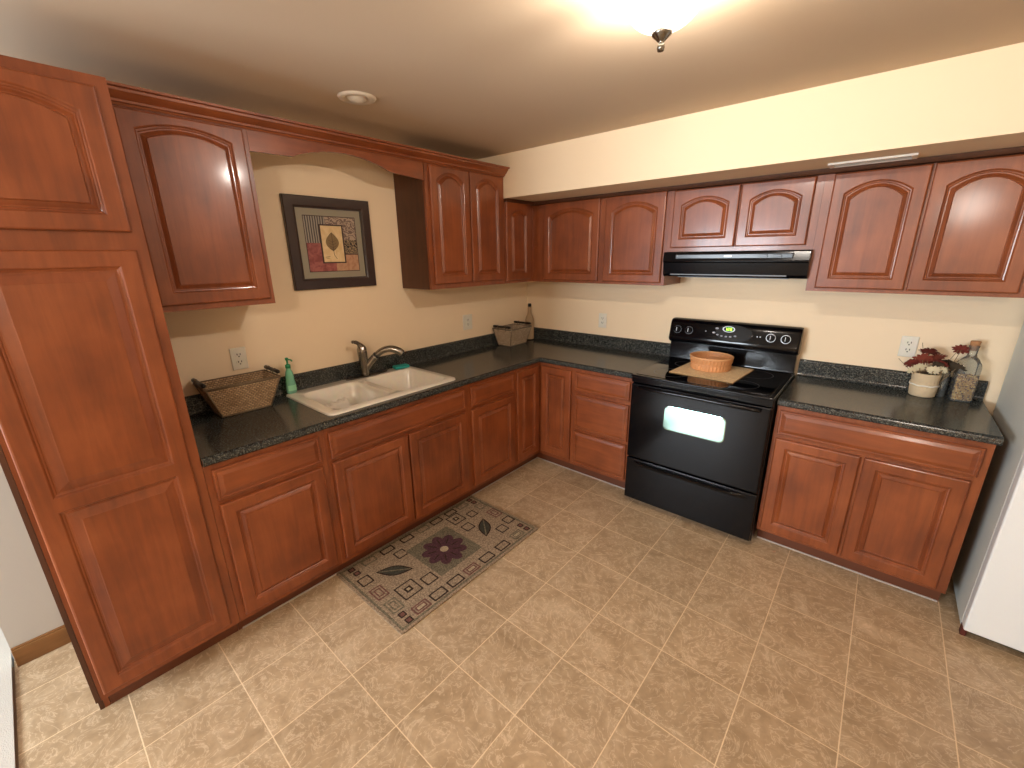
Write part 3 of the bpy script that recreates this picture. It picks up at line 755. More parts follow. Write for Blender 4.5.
# storage drawer
b = BM(); bx(b, sx0+.004, sx1-.004, -.688, sy+.010, .045, .348); sd = mk('storage_drawer', b, blackGloss, t, bev=.006, seg=3)
b = BM()
pts_o = [(1.475, .322), (1.51, .333), (2.11, .333), (2.150, .312), (2.10, .318), (1.812, .305), (1.51, .316)]
xs = [1.468+.69*i/24 for i in range(25)]
secs = []
for i, x in enumerate(xs):
    e = min(i, 24-i)/3; e = min(e, 1); d = .018*e+.001
    zc_ = .318
    secs.append([(x, -.6885, zc_+.014), (x, -.6885-d*.5, zc_+.014), (x, -.6885-d, zc_+.006), (x, -.6885-d*.9, zc_-.004), (x, -.6885, zc_-.016)])
rings(b, secs); sharp(mk('drawer_handle', b, blackGloss, sd), 50)
# backguard
def bgx(prof, x0, x1, inset=.012, r=.02):
    b = BM(); rings(b, [[(x, y, z) for y, z in prof] for x in (x0, x1)]); return b
b = bgx([(-.028, .9315), (-.082, .9315), (-.080, .945), (-.080, 1.05), (-.028, 1.05)], sx0+.006, sx1-.006); bgd = mk('backguard', b, blackGloss, t, bev=.004)
pr = [(-.028, 1.048), (-.085, 1.050), (-.108, 1.062), (-.114, 1.078), (-.108, 1.10), (-.090, 1.180), (-.080, 1.205), (-.062, 1.217), (-.028, 1.218)]
b = BM()
xs = [(sx0-.002, .90), (sx0+.004, .97), (sx0+.014, 1.), (sx1-.014, 1.), (sx1-.004, .97), (sx1+.002, .90)]
rings(b, [[(x, -.028+(y+.028)*s_, 1.13+(z-1.13)*(.5+.5*s_)) for y, z in pr] for x, s_ in xs]); con = mk('control_console', b, blackGloss, t); sharp(con, 40)
def cpt(x, s_, off=.001):
    """point on the sloping console face, s_ = 0 at its foot (z 1.10) to 1 at z 1.18"""
    nrm = Vector((0, -.08, -.018)).normalized() if False else Vector((0, -.9756, .2195))
    pbase = Vector((x, -.108+.018*s_, 1.10+.08*s_)); return pbase+nrm*off
nrm = Vector((0, -.9756, .2195)); upv = Vector((0, .2195, .9756))
def disc_on(b, x, s_, r0, r1, h0, h1, n=24, mi=0, sx=1):
    rs = []
    for r_, h in ((r0, h0), (r1, h1)):
        c = cpt(x, s_, h); rs.append([tuple(c+Vector((sx*r_*math.cos(2*PI*k/n), 0, 0))+upv*r_*math.sin(2*PI*k/n)) for k in range(n)])
    rings(b, rs, mi=mi)
silver = plain('silver_print', lin(170, 172, 175), .3, metal=.5)
for x in (1.466, 1.546, 2.055, 2.137):
    b = BM(); disc_on(b, x, .55, .0275, .0275, .0005, .002); kb = mk('knob_ring', b, silver if x > 1.8 else ringM, con)
    b = BM(); disc_on(b, x, .55, .0245, .021, .0015, .022); kn = mk('control_knob', b, blackGloss, con, bev=.002)
    b = BM(); c = cpt(x, .55, .0225)
    for dx_, dz_, w_, h_ in ((0, .004, .003, .026), (-.020+.004, 0, .0, .0)):
        if w_:
            a = [tuple(c+Vector((sx_*w_/2, 0, 0))+upv*(sz_*h_/2)) for sx_, sz_ in ((-1, -1), (1, -1), (1, 1), (-1, 1))]
            a2 = [tuple(Vector(p_)+nrm*.003) for p_ in a]; rings(b, [a, a2])
    mk('knob_grip', b, silver, kn)
# small printed marks beside the knobs
for x, s_ in ((1.660, .62), (1.978, .55), (1.995, .55)):
    b = BM(); disc_on(b, x, s_, .0035, .0035, .0006, .0012, 10); mk('printed_mark', b, silver, con)
b = BM(); disc_on(b, 1.835, .62, .058, .056, .0004, .0012, 40, sx=2.0); disp = mk('control_panel', b, plain('console_oval', lin(16, 16, 19), .16, spec=.3), con)
b = BM(); disc_on(b, 1.803, .93, .0205, .0205, .0014, .002, 32, sx=1.9)
mk('display_ring', b, silver, disp)
b = BM(); disc_on(b, 1.803, .93, .0165, .0165, .0021, .0028, 32, sx=1.9); dd = mk('display_screen', b, plain('dark_display', lin(22, 40, 10), .2), disp)
green = plain('green_digits', lin(120, 220, 30), .5, emit=lin(130, 235, 40), es=2.5)
b = BM()
SEG = {'1': 'bc', '2': 'abged', '8': 'abcdefg', '0': 'abcdef', '7': 'abc', '3': 'abgcd', '4': 'fgbc', '5': 'afgcd'}
def digit(b, ch, x0_, s0, w, h, P):
    t_ = w*.22; q_ = {'a': (0, w, h-t_, h), 'g': (0, w, h/2-t_/2, h/2+t_/2), 'd': (0, w, 0, t_), 'f': (0, t_, h/2, h), 'e': (0, t_, 0, h/2), 'b': (w-t_, w, h/2, h), 'c': (w-t_, w, 0, h/2)}
    for s_ in SEG[ch]:
        a_, b_, c_, d_ = q_[s_]; vs = [P(x0_+u, v) for u, v in ((a_, c_), (b_, c_), (b_, d_), (a_, d_))]
        b.faces.new([b.verts.new(v) for v in vs])
pc = lambda u, v: tuple(cpt(1.803, .93, .0033)+Vector((u, 0, 0))+upv*v)
for ch, u in (('1', -.024), ('2', -.008), ('8', .008)): digit(b, ch, u, 0, .011, .017, lambda uu, vv: pc(uu, vv-.0085))
for v in (-.004, .004):
    b.faces.new([b.verts.new(pc(uu-.0105, v+vv)) for uu, vv in ((-.001, -.001), (.001, -.001), (.001, .001), (-.001, .001))])
mk('display_digits', b, green, dd)
btnM = plain('grey_buttons', lin(140, 140, 148), .4)
for x, s_, w_ in ((1.729, .93, .009), (1.713, .56, .009), (1.738, .42, .007), (1.765, .34, .007), (1.793, .32, .007), (1.82, .34, .007), (1.848, .42, .007)):
    b = BM(); disc_on(b, x, s_, w_*.75, w_*.7, .0014, .003, 16, sx=1.6); mk('button', b, btnM, con)
# placemat and round basket
t0 = thing('placemat', 'tan woven square placemat under the round basket on the cooktop', 'placemat', (1.79, -.325, .9335), world=False, rotz=-.06)
b = BM(); bmesh.ops.create_grid(b, x_segments=8, y_segments=8, size=.5)
for v in b.verts: v.co = Vector((v.co.x*.385, v.co.y*.405, 0))
uvl = b.loops.layers.uv.verify()
for f in b.faces:
    for l in f.loops: l[uvl].uv = (l.vert.co.x, l.vert.co.y)
ex = bmesh.ops.extrude_face_region(b, geom=list(b.faces)); 
bmesh.ops.translate(b, vec=(0, 0, .004), verts=[g for g in ex['geom'] if isinstance(g, bmesh.types.BMVert)])
mk('woven_field', b, matWeave, t0)
b = BM(); c4 = [(-.1925, -.2025, .002), (.1925, -.2025, .002), (.1925, .2025, .002), (-.1925, .2025, .002)]
for i in range(4): tube(b, [c4[i], c4[(i+1) % 4]], .0025, 6)
mk('braided_edge', b, plain('tan_braid', lin(190, 152, 104), .8, bump=.8), t0)
RX, RY, RZ = 1.765, -.275, .9382
t = thing('round_basket', 'round orange-brown wicker basket on the placemat on the stove', 'basket', (RX, RY, RZ))
b = BM(); n = 144; rs = []
def rb(r, z, amp): return [((RX+(r+amp*(1 if i % 4 < 2 else -1))*math.cos(2*PI*i/n)), RY+(r+amp*(1 if i % 4 < 2 else -1))*math.sin(2*PI*i/n), RZ+z) for i in range(n)]
for r_, z, a in ((.118, .001, 0), (.120, .004, .0022), (.121, .034, .0026), (.121, .036, 0), (.1225, .038, 0), (.1225, .042, 0), (.121, .044, 0), (.124, .046, .0026), (.128, .076, .0026), (.129, .078, 0), (.123, .078, 0), (.116, .01, .001), (.114, .008, 0)): rs.append(rb(r_, z, a))
rings(b, rs); sharp(mk('basket_body', b, wickerO, t), 50)
b = BM(); rings(b, [circ((RX+.128*math.cos(a), RY+.128*math.sin(a), RZ+.080), 1, 3) for a in (0, 1)]) if False else None
rs = []
for i in range(64):
    a = 2*PI*i/64; ca, sa = math.cos(a), math.sin(a)
    rs.append([(RX+(.1265+.006*math.cos(q_))*ca, RY+(.1265+.006*math.cos(q_))*sa, RZ+.081+.0065*math.sin(q_)) for q_ in [2*PI*k/8 for k in range(8)]])
rings(b, rs, loop=True); mk('rim', b, plain('wicker_rim', lin(216, 160, 110), .5, bump=.5, bs=200), t, smooth=True)
# potpourri inside
b = BM(); rnd = random.Random(3)
for i in range(110):
    a, r_ = rnd.random()*2*PI, .100*math.sqrt(rnd.random())
    blob(b, (RX+r_*math.cos(a), RY+r_*math.sin(a), RZ+.022+.014*rnd.random()), .010, .006, .004, 1, rnd.choice((0, 0, 1)), Euler((rnd.random()*3, rnd.random()*3, rnd.random()*3)))
o = mk('potpourri', b, [plain('potpourri_brown', lin(90, 44, 26), .8), plain('potpourri_red', lin(136, 40, 24), .8)], kind='stuff')
stag(o, label='dried brown and red potpourri inside the round basket', category='potpourri')

# ------------------------------------------------------------------ hood
t = thing('range_hood', 'black under-cabinet range hood above the stove', 'range hood', (1.816, -.003, 1.53))
hx0, hx1 = 1.421, 2.2155
b = BM(); pr = [(-.004, 1.524), (-.330, 1.524), (-.345, 1.540), (-.352, 1.608), (-.362, 1.614), (-.364, 1.622), (-.356, 1.668), (-.350, 1.674), (-.004, 1.674)]
rings(b, [[(x, y, z) for y, z in pr] for x in (hx0, hx1)]); hd = mk('hood_shell', b, blackGloss, t); sharp(hd, 12)
b = BM(); bx(b, 1.50, 2.14, -.366, -.356, 1.632, 1.660); st_ = mk('control_strip', b, blackSat, t, bev=.004)
for x in (1.995, 2.065):
    b = BM(); bx(b, x-.022, x+.022, -.372, -.366, 1.640, 1.654); mk('rocker_switch', b, blackSat, st_, bev=.002)
b = BM(); bx(b, 1.79, 1.83, -.3672, -.366, 1.643, 1.651); mk('badge', b, silver, st_)
b = BM(); bx(b, 1.47, 2.12, -.3475, -.342, 1.534, 1.541); mk('light_strip', b, plain('grey_strip', lin(90, 92, 94), .4), t)
b = BM(); bx(b, 1.50, 2.12, -.29, -.06, 1.518, 1.5238); mk('filter_panel', b, plain('grey_filter', lin(110, 110, 112), .5, metal=.6), t)

# ------------------------------------------------------------------ refrigerator
fx0, fx1, fy = 3.083, 3.93, -.69
t = thing('refrigerator', 'white refrigerator at the right edge next to the counter', 'refrigerator', (3.5, -.03, 0))
b = BM(); bx(b, fx0, fx1, fy, -.03, .025, 1.72); mk('body', b, fridgeSide, t, bev=.004)
b = BM(); bx(b, fx0+.012, fx1-.012, fy-.010, fy-.001, .10, 1.70); mk('gasket', b, gasket, t)
b = BM(); bx(b, fx0-.002, fx1, fy-.075, fy-.010, .05, 1.14); d1 = mk('fridge_door', b, fridgeWhite, t, bev=.008, seg=3)
b = BM(); bx(b, fx0-.002, fx1, fy-.075, fy-.010, 1.15, 1.72); d2 = mk('freezer_door', b, fridgeWhite, t, bev=.008, seg=3)
for d_, z0, z1 in ((d1, .62, 1.10), (d2, 1.19, 1.5)):
    b = BM(); tube(b, smoothpath([(fx1-.06, fy-.076, z0), (fx1-.06, fy-.115, z0+.03), (fx1-.06, fy-.115, z1-.03), (fx1-.06, fy-.076, z1)], 4), .012, 10); mk('door_handle', b, fridgeWhite, d_, smooth=True)
b = BM(); bx(b, fx0+.03, fx1-.02, fy-.03, fy-.001, .02, .048); mk('toe_grille', b, blackMatte, t)
b = BM(); bx(b, fx0-.001, fx0+.018, fy-.045, fy-.012, .001, .050); mk('corner_foot', b, rust, t, bev=.003, label='reddish brown corner foot')

# ------------------------------------------------------------------ ceiling lamp
LX, LY = 1.975, -1.885
t = thing('ceiling_lamp', 'white glass bowl ceiling lamp, lit, with nickel finial', 'ceiling lamp', (LX, LY, ZC))
b = BM(); lathe(b, [(.05, -.032), (.103, -.029), (.106, -.02), (.106, -.0005)], (LX, LY, ZC), 40); mk('ceiling_plate', b, nickel, t, smooth=True)
gm = bpy.data.materials.new('lit_frosted_glass'); gm.use_nodes = True; nt = gm.node_tree; nt.nodes.clear()
out_ = N(nt, 'ShaderNodeOutputMaterial'); em = N(nt, 'ShaderNodeEmission'); em.inputs[0].default_value = (1, .95, .85, 1); em.inputs[1].default_value = 2
tr = N(nt, 'ShaderNodeBsdfTransparent'); tr.inputs[0].default_value = (1, 1, 1, 1); mx = N(nt, 'ShaderNodeMixShader'); mx.inputs[0].default_value = .45
L(nt, tr.outputs[0], mx.inputs[1]); L(nt, em.outputs[0], mx.inputs[2]); L(nt, mx.outputs[0], out_.inputs[0])
b = BM(); n = 14; prof_b = []
for i in range(n+1):
    a = PI/2*i/n; prof_b.append((.108*math.cos(a)**.9 if i < n else .012, -.030-.094*math.sin(a)))
lathe(b, prof_b, (LX, LY, ZC), 48, cap=False); mk('glass_bowl', b, gm, t, smooth=True)
b = BM(); lathe(b, [(.003, -.047), (.008, -.046), (.0105, -.038), (.0085, -.029), (.006, -.026), (.010, -.023), (.025, -.010), (.027, -.003), (.022, -.0005), (.004, 0)], (LX, LY, ZC-.1245), 28); mk('finial', b, nickel, t, smooth=True)
b = BM(); tube(b, [(LX, LY, ZC-.03), (LX, LY, ZC-.124)], .004, 8); mk('threaded_rod', b, nickel, t)
bulbM = plain('lit_bulb', (1, .9, .75, 1), .5, emit=(1, .9, .75, 1), es=3)
for s in (-1, 1):
    b = BM(); blob(b, (LX+s*.045, LY, ZC-.055), .018, .018, .022, 2); mk('bulb', b, bulbM, t, smooth=True)
    l = bpy.data.lights.new('lamp_bulb_light', 'POINT'); l.energy = LAMP_E/2; l.color = LAMP_C; l.shadow_soft_size = .012
    lo = bpy.data.objects.new('lamp_bulb_light', l); COL.objects.link(lo); lo.location = (LX+s*.045, LY, ZC-.083); 
# recessed ceiling light (off)
t = thing('recessed_light', 'small round white recessed ceiling fixture, unlit, above the sink', 'ceiling light', (.585, -1.955, ZC))
recM = plain('off_white_fixture', lin(214, 198, 176), .6)
b = BM(); lathe(b, [(.045, -.004), (.060, -.010), (.078, -.008), (.084, -.0005)], (.585, -1.955, ZC), 40, cap=False); mk('trim_ring', b, recM, t, smooth=True)
b = BM(); lathe(b, [(.001, -.022), (.018, -.020), (.034, -.013), (.046, -.003)], (.585, -1.955, ZC), 32, cap=False); mk('eyeball', b, recM, t, smooth=True)
# air vent under the soffit
t = thing('air_vent', 'narrow white air vent on the underside of the soffit', 'vent', (2.4, -.43, ZS))
b = BM(); vx0, vx1, vy0, vy1 = 2.235, 2.555, -.485, -.375
for a in ((vx0, vx1, vy0, vy0+.018), (vx0, vx1, vy1-.018, vy1), (vx0, vx0+.018, vy0+.018, vy1-.018), (vx1-.018, vx1, vy0+.018, vy1-.018)): bx(b, *a, ZS-.009, ZS-.0005)
mk('vent_frame', b, whiteTrim, t)
b = BM()
for i in range(6):
    y = vy0+.024+i*.0125; rings(b, [[(x, y, ZS-.008), (x, y+.002, ZS-.008), (x, y+.009, ZS-.001), (x, y+.007, ZS-.001)] for x in (vx0+.018, vx1-.018)])
mk('louvers', b, whiteTrim, t)

# ------------------------------------------------------------------ picture
YL, YR, ZB, ZT = -2.118, -1.600, 1.492, 2.0
t = thing('framed_picture', 'dark framed square leaf print hanging on the wall above the sink', 'picture', (.002, -1.86, 1.5))
b = BM(); fwid = .062
rs = [(0, .002), (0, .022), (.004, .026), (fwid-.012, .022), (fwid-.006, .018), (fwid, .017), (fwid, .002)]
rings(b, [[(x, YL+i, ZB+i), (x, YR-i, ZB+i), (x, YR-i, ZT-i), (x, YL+i, ZT-i)] for i, x in rs], loop=True); sharp(mk('frame', b, frameM, t), 25)
def rect(b, y0, y1, z0, z1, x, mi=0):
    b.faces.new([b.verts.new(p_) for p_ in ((x, y0, z0), (x, y1, z0), (x, y1, z1), (x, y0, z1))]).material_index = mi
b = BM(); bx(b, .003, .0075, YL+.05, YR-.05, ZB+.05, ZT-.05); mk('mat_board', b, plain('grey_green_mat_board', lin(150, 142, 122), .7), t)
aw, ah = YR-YL, ZT-ZB
U = lambda u: YL+u*aw
Vv = lambda v: ZT-v*ah
def patm(name, c1, c2, scale, kind='noise', thr=.5):
    m_, nt_, b_ = mat(name); tc = N(nt_, 'ShaderNodeTexCoord')
    if kind == 'wave': tx = N(nt_, 'ShaderNodeTexWave', Scale=scale, Distortion=1.5, bands_direction='Y'); o_ = tx.outputs['Fac']
    elif kind == 'curl': tx = N(nt_, 'ShaderNodeTexWave', Scale=scale, Distortion=14., wave_type='RINGS'); tx.inputs['Detail Scale'].default_value = 2.; o_ = tx.outputs['Fac']
    else: tx = N(nt_, 'ShaderNodeTexNoise', Scale=scale, Detail=4., Distortion=1.); o_ = tx.outputs['Fac']
    L(nt_, tc.outputs['Object'], tx.inputs['Vector']); r_ = ramp(nt_, [(max(thr-.12, 0), c1), (min(thr+.12, 1), c2)]); L(nt_, o_, r_.inputs['Fac']); L(nt_, r_.outputs['Color'], b_.inputs['Base Color'])
    b_.inputs['Roughness'].default_value = .6; return m_
PM = [patm('print_stripes', lin(70, 64, 60), lin(150, 140, 126), 22, 'wave'), patm('print_taupe_scroll', lin(110, 90, 80), lin(170, 148, 128), 16, 'curl'),
      patm('print_rose', lin(128, 62, 58), lin(160, 92, 84), 30), patm('print_black_scroll', lin(40, 30, 26), lin(150, 128, 96), 26, 'curl'),
      patm('print_peach', lin(168, 122, 92), lin(188, 146, 112), 30), plain('print_line', lin(58, 36, 32), .6),
      patm('print_parchment', lin(206, 176, 126), lin(222, 196, 150), 20), plain('print_leaf', lin(128, 104, 66), .6), plain('print_vein', lin(84, 60, 42), .6)]
b = BM(); x_ = .0083
rect(b, U(.195), U(.81), Vv(.81), Vv(.195), x_, 5); x_ += .0002
rect(b, U(.203), U(.44), Vv(.49), Vv(.203), x_, 0); rect(b, U(.44), U(.802), Vv(.49), Vv(.203), x_, 1)
rect(b, U(.203), U(.52), Vv(.802), Vv(.49), x_, 2); rect(b, U(.62), U(.802), Vv(.61), Vv(.45), x_+.0001, 3); rect(b, U(.52), U(.802), Vv(.802), Vv(.62), x_, 4)
rect(b, U(.52), U(.645), Vv(.62), Vv(.5), x_, 4)
x_ += .0008; rect(b, U(.36), U(.645), Vv(.715), Vv(.285), x_, 5); x_ += .0002; rect(b, U(.378), U(.628), Vv(.70), Vv(.30), x_, 6)
# leaf
x_ += .0003; lc, lt_, lb = .50, .37, .58
left = []; right = []
for i in range(13):
    s_ = i/12; w_ = .078*(math.sin(PI*s_**1.1)**.85 if 0 < s_ < 1 else 0)
    left.append((lc-w_, lt_+(lb-lt_)*s_)); right.append((lc+w_, lt_+(lb-lt_)*s_))
for i in range(12):
    vs = [left[i], right[i], right[i+1], left[i+1]]
    b.faces.new([b.verts.new((x_, U(u), Vv(v))) for u, v in vs]).material_index = 7
def seg(b, p0, p1, w, x, mi):
    a, c = Vector(p0), Vector(p1); d = (c-a).normalized(); nn = Vector((-d.y, d.x))*w
    b.faces.new([b.verts.new((x, U(q_.x), Vv(q_.y))) for q_ in (a-nn, c-nn, c+nn, a+nn)]).material_index = mi
seg(b, (lc, lt_), (lc+.005, .62), .003, x_+.0002, 8); seg(b, (lc+.005, .62), (lc+.035, .665), .003, x_+.0002, 8)
for i in range(4):
    v0 = .46+i*.03
    for s in (-1, 1): seg(b, (lc, v0+.02), (lc+s*.048*(1 if i < 3 else .7), v0-.005), .0018, x_+.0002, 8)
seg(b, (.40, .645), (.455, .64), .003, x_+.0002, 7); seg(b, (.405, .66), (.445, .658), .002, x_+.0002, 7)
bmesh.ops.remove_doubles(b, verts=b.verts, dist=1e-7)
mk('leaf_print', b, PM, t, recalc=False)

# ------------------------------------------------------------------ outlets
def outlet(P, w, h, label, style='duplex', name='wall_outlet', cat='outlet', loc=(0, 0, 0)):
    t = thing(name, label, cat, loc)
    b = BM(); rs = [[P(u, v, n_) for u, v in ((i, i), (w-i, i), (w-i, h-i), (i, h-i))] for i, n_ in ((0, .0005), (0, .004), (.003, .006))]
    rings(b, rs); mk('cover_plate', b, whiteP, t)
    def q_(b, u0, u1, v0, v1, n0, n1, mi=0): rings(b, [[P(u, v, nn) for u, v in ((u0, v0), (u1, v0), (u1, v1), (u0, v1))] for nn in (n0, n1)], mi=mi)
    if style == 'duplex':
        for vc in (h*.33, h*.67):
            b = BM(); rings(b, [[P(w/2+.0165*math.cos(2*PI*k/20), vc+.0145*math.sin(2*PI*k/20), nn) for k in range(20)] for nn in (.0062, .0085)]); r_ = mk('receptacle', b, whiteP, t)
            b = BM(); q_(b, w/2-.009, w/2-.0055, vc-.001, vc+.009, .0086, .0090); q_(b, w/2+.0055, w/2+.009, vc-.001, vc+.009, .0086, .0090); q_(b, w/2-.003, w/2+.003, vc-.011, vc-.005, .0086, .0090); mk('slots', b, darkSlot, r_)
    else:
        b = BM(); q_(b, w/2-.018, w/2+.018, h/2-.034, h/2+.034, .0062, .0078); r_ = mk('receptacle', b, whiteP, t)
        b = BM()
        for vc in (h/2-.018, h/2+.018):
            q_(b, w/2-.008, w/2-.005, vc-.001, vc+.008, .0079, .0083); q_(b, w/2+.005, w/2+.008, vc-.001, vc+.008, .0079, .0083); q_(b, w/2-.0025, w/2+.0025, vc-.009, vc-.004, .0079, .0083)
        mk('slots', b, darkSlot, r_)
    return t
outlet(P_left(.001, -2.497, 1.102), .075, .117, 'white wall outlet above the large basket near the pantry', loc=(.002, -2.46, 1.1))
outlet(P_left(.001, -.835, 1.090), .100, .122, 'white wall outlet on the sink wall left of the small basket', 'decora', loc=(.002, -.78, 1.09))
outlet(P_back(.772, -.001, 1.080), .072, .118, 'white wall outlet on the back wall between corner and stove', 'decora', loc=(.81, -.002, 1.08))
outlet(P_back(2.668, -.001, 1.098), .072, .115, 'white wall outlet behind the dried flowers', loc=(2.705, -.002, 1.1))

# ------------------------------------------------------------------ dried flowers, jar, bean bottle
FX, FY, FZ = 2.798, -.096, .915
t = thing('flower_pot', 'cream cloth-wrapped pot of dried red and white flowers on the right counter', 'potted flowers', (FX, FY, FZ))
b = BM(); n = 60; rs = []
for r_, z in ((.048, .001), (.053, .007), (.055, .038), (.056, .055), (.052, .061), (.056, .068), (.056, .080), (.053, .085), (.056, .094), (.058, .122), (.056, .127), (.052, .127), (.049, .09), (.047, .02)):
    rs.append([(FX+(r_+.0012*math.sin(i*2.1+z*90))*math.cos(2*PI*i/n), FY+(r_+.0012*math.sin(i*2.1+z*90))*math.sin(2*PI*i/n), FZ+z) for i in range(n)])
rings(b, rs); pot = mk('pot', b, plain('cream_fabric_wrap', lin(204, 182, 148), .9, bump=.7, bs=150), t, smooth=True)
rs = []
for i in range(60):
    a = 2*PI*i/60; rs.append([(FX+(.0570+.0035*math.cos(q_))*math.cos(a), FY+(.0570+.0035*math.cos(q_))*math.sin(a), FZ+.064+.004*math.sin(q_)+.0015*math.sin(a*7)) for q_ in [2*PI*k/6 for k in range(6)]])
b = BM(); rings(b, rs, loop=True); mk('twine_band', b, plain('white_band', lin(240, 232, 216), .9), t, smooth=True)
rnd = random.Random(11)
redM = plain('dried_red_petals', lin(118, 44, 32), .8); brickM = plain('dried_brick_petals', lin(140, 62, 44), .8); whM = plain('dried_white_petals', lin(220, 204, 168), .85)
olvM = plain('dark_olive_leaves', lin(64, 50, 32), .8); stemM = plain('dry_stem', lin(120, 96, 66), .8)
def flower(c, R_, m_, tilt, layers=3, parent=t):
    b = BM(); E_ = Euler(tilt).to_matrix()
    for ly in range(layers):
        k_ = 12-2*ly; rr = R_*(1-.22*ly)
        for i in range(k_):
            a = 2*PI*i/k_+ly*.4+rnd.uniform(-.12, .12); d = Vector((math.cos(a), math.sin(a), 0)); s_ = Vector((-math.sin(a), math.cos(a), 0))
            lift = .25+.35*ly; z0 = .004*ly; L_p = rr*rnd.uniform(.85, 1.1)
            pts = [(0, 0, z0), (.35, .15, z0+lift*L_p*.3), (.75, .18, z0+lift*L_p*.5), (1, .05, z0+lift*L_p*.42+rnd.uniform(-.002, .002))]
            Lf = []; Rt = []
            for s0, w0, z in pts:
                p_ = d*(s0*L_p)+Vector((0, 0, z)); Lf.append(p_+s_*(w0*L_p)); Rt.append(p_-s_*(w0*L_p))
            for q_ in range(3):
                vs = [b.verts.new(Vector(c)+E_ @ v_) for v_ in (Lf[q_], Rt[q_], Rt[q_+1], Lf[q_+1])]; b.faces.new(vs)
                vs = [b.verts.new(Vector(c)+E_ @ (v_+Vector((0, 0, .0009)))) for v_ in (Lf[q_], Lf[q_+1], Rt[q_+1], Rt[q_])]; b.faces.new(vs)
    blob(b, tuple(Vector(c)+E_ @ Vector((0, 0, .006))), R_*.16, R_*.16, R_*.12, 1)
    bmesh.ops.remove_doubles(b, verts=b.verts, dist=1e-6)
    return mk('flower_head', b, m_, parent, recalc=False)
fl = [((-.068, -.01, .168), .034, redM, (-.9, -.5, 0)), ((-.012, .0, .232), .044, redM, (-.5, .1, 0)), ((.024, .01, .200), .046, brickM, (-.8, .3, 1)), ((-.030, -.015, .195), .044, brickM, (-.9, -.3, 0)),
      ((.040, -.02, .178), .034, redM, (-.9, .5, 0)), ((-.036, -.050, .158), .027, whM, (-1.0, -.3, 0)), ((.016, -.060, .152), .029, whM, (-1.15, .1, 0)), ((-.060, -.035, .136), .023, whM, (-1.1, -.7, 0)), ((.050, -.045, .158), .022, whM, (-1.0, .5, 0)),
      ((.098, -.02, .168), .042, olvM, (-.9, .6, 0)), ((.070, .01, .182), .036, olvM, (-.5, .3, 0)), ((.100, .0, .262), .036, redM, (-.9, .2, 0)), ((.030, -.040, .175), .03, olvM, (-.9, .2, 0))]
for (o_, r_, m_, tl_) in fl:
    c = (FX+o_[0], FY+o_[1], FZ+o_[2]); h_ = flower(c, r_, m_, tl_)
    b = BM(); tube(b, smoothpath([(FX+o_[0]*.25, FY+o_[1]*.25, FZ+.03), (FX+o_[0]*.6, FY+o_[1]*.6, FZ+.09), tuple(Vector(c)-Vector((0, 0, .002)))], 4), .0016, 6); mk('stem', b, stemM, h_)
for (p0, p1) in (((-.02, .0, .08), (-.125, .01, .185)), ((.0, .02, .1), (-.045, .05, .275)), ((.03, 0, .1), (.09, .0, .26))):
    b = BM(); tube(b, [(FX+p0[0], FY+p0[1], FZ+p0[2]), (FX+p1[0], FY+p1[1], FZ+p1[2])], .0012, 5); mk('twig', b, stemM, t)
b = BM(); blob(b, (FX, FY, FZ+.112), .05, .05, .02, 2); mk('moss', b, olvM, t)
# dark jar
t = thing('dark_jar', 'small glass jar with black contents between flower pot and bean bottle', 'jar', (2.869, -.050, .915))
JX, JY = 2.869, -.0500
b = BM(); lathe(b, [(.020, .0035), (.0215, .006), (.0215, .102), (.021, .104), (.002, .104)], (JX, JY, .915), 28); mk('dark_fill', b, blackMatte, t, smooth=False)
b = BM(); lathe(b, [(.0215, .0008), (.023, .003), (.023, .140), (.0225, .143), (.0215, .143), (.0220, .14), (.0220, .0035), (.001, .0030)], (JX, JY, .915), 28, cap=False); mk('glass', b, clearG, t, smooth=True)
# bean bottle
BX, BY = 2.943, -.076
t = thing('bean_bottle', 'square clear glass bottle with cork stopper, half full of dried beans', 'bottle', (BX, BY, .915), world=False, rotz=.12)
def rr_(h_, r_, z): return rrect(-h_, h_, -h_, h_, r_, z, 5)
b = BM(); rings(b, [rr_(.038, .008, .001), rr_(.041, .009, .004), rr_(.041, .009, .180), rr_(.039, .014, .198), rr_(.031, .0309, .220), rr_(.020, .0199, .232), rr_(.0175, .0174, .242), rr_(.0175, .0174, .276), rr_(.020, .0199, .279), rr_(.020, .0199, .288), rr_(.016, .0159, .288)], cap=False)
mk('glass', b, clearG, t, smooth=True)
b = BM(); bx(b, -.037, .037, -.037, .037, .003, .006); mk('glass_base', b, clearG, t)
b = BM(); lathe(b, [(.0145, .262), (.0155, .288), (.0185, .290), (.0195, .309), (.018, .311), (.001, .311)], (0, 0, 0), 20); mk('cork_stopper', b, corkM, t, smooth=True)
b = BM(); rnd = random.Random(5)
bx(b, -.034, .034, -.034, .034, .008, .125, 0)
for i in range(800):
    f = rnd.randrange(5); h_ = .0350; u, z = rnd.uniform(-h_, h_), rnd.uniform(.010, .130)
    if f == 4: c = (u, rnd.uniform(-h_, h_), .126+rnd.random()*.008)
    else: c = ((h_, u, z), (-h_, u, z), (u, h_, z), (u, -h_, z))[f]
    blob(b, c, (.0048), .0035, .003, 1, rnd.choice((0, 1, 1, 2, 2, 0, 3)), Euler((rnd.random()*3, rnd.random()*3, rnd.random()*3)))
o = mk('dried_beans', b, [plain('bean_tan', lin(176, 130, 66), .6), plain('bean_cream', lin(222, 186, 124), .6), plain('bean_brown', lin(92, 46, 26), .6), plain('bean_yellow', lin(210, 160, 60), .6)], kind='stuff')
o.location = (BX, BY, .9155); o.rotation_euler = (0, 0, .12)
stag(o, label='mixed tan and brown dried beans inside the square glass bottle', category='beans')

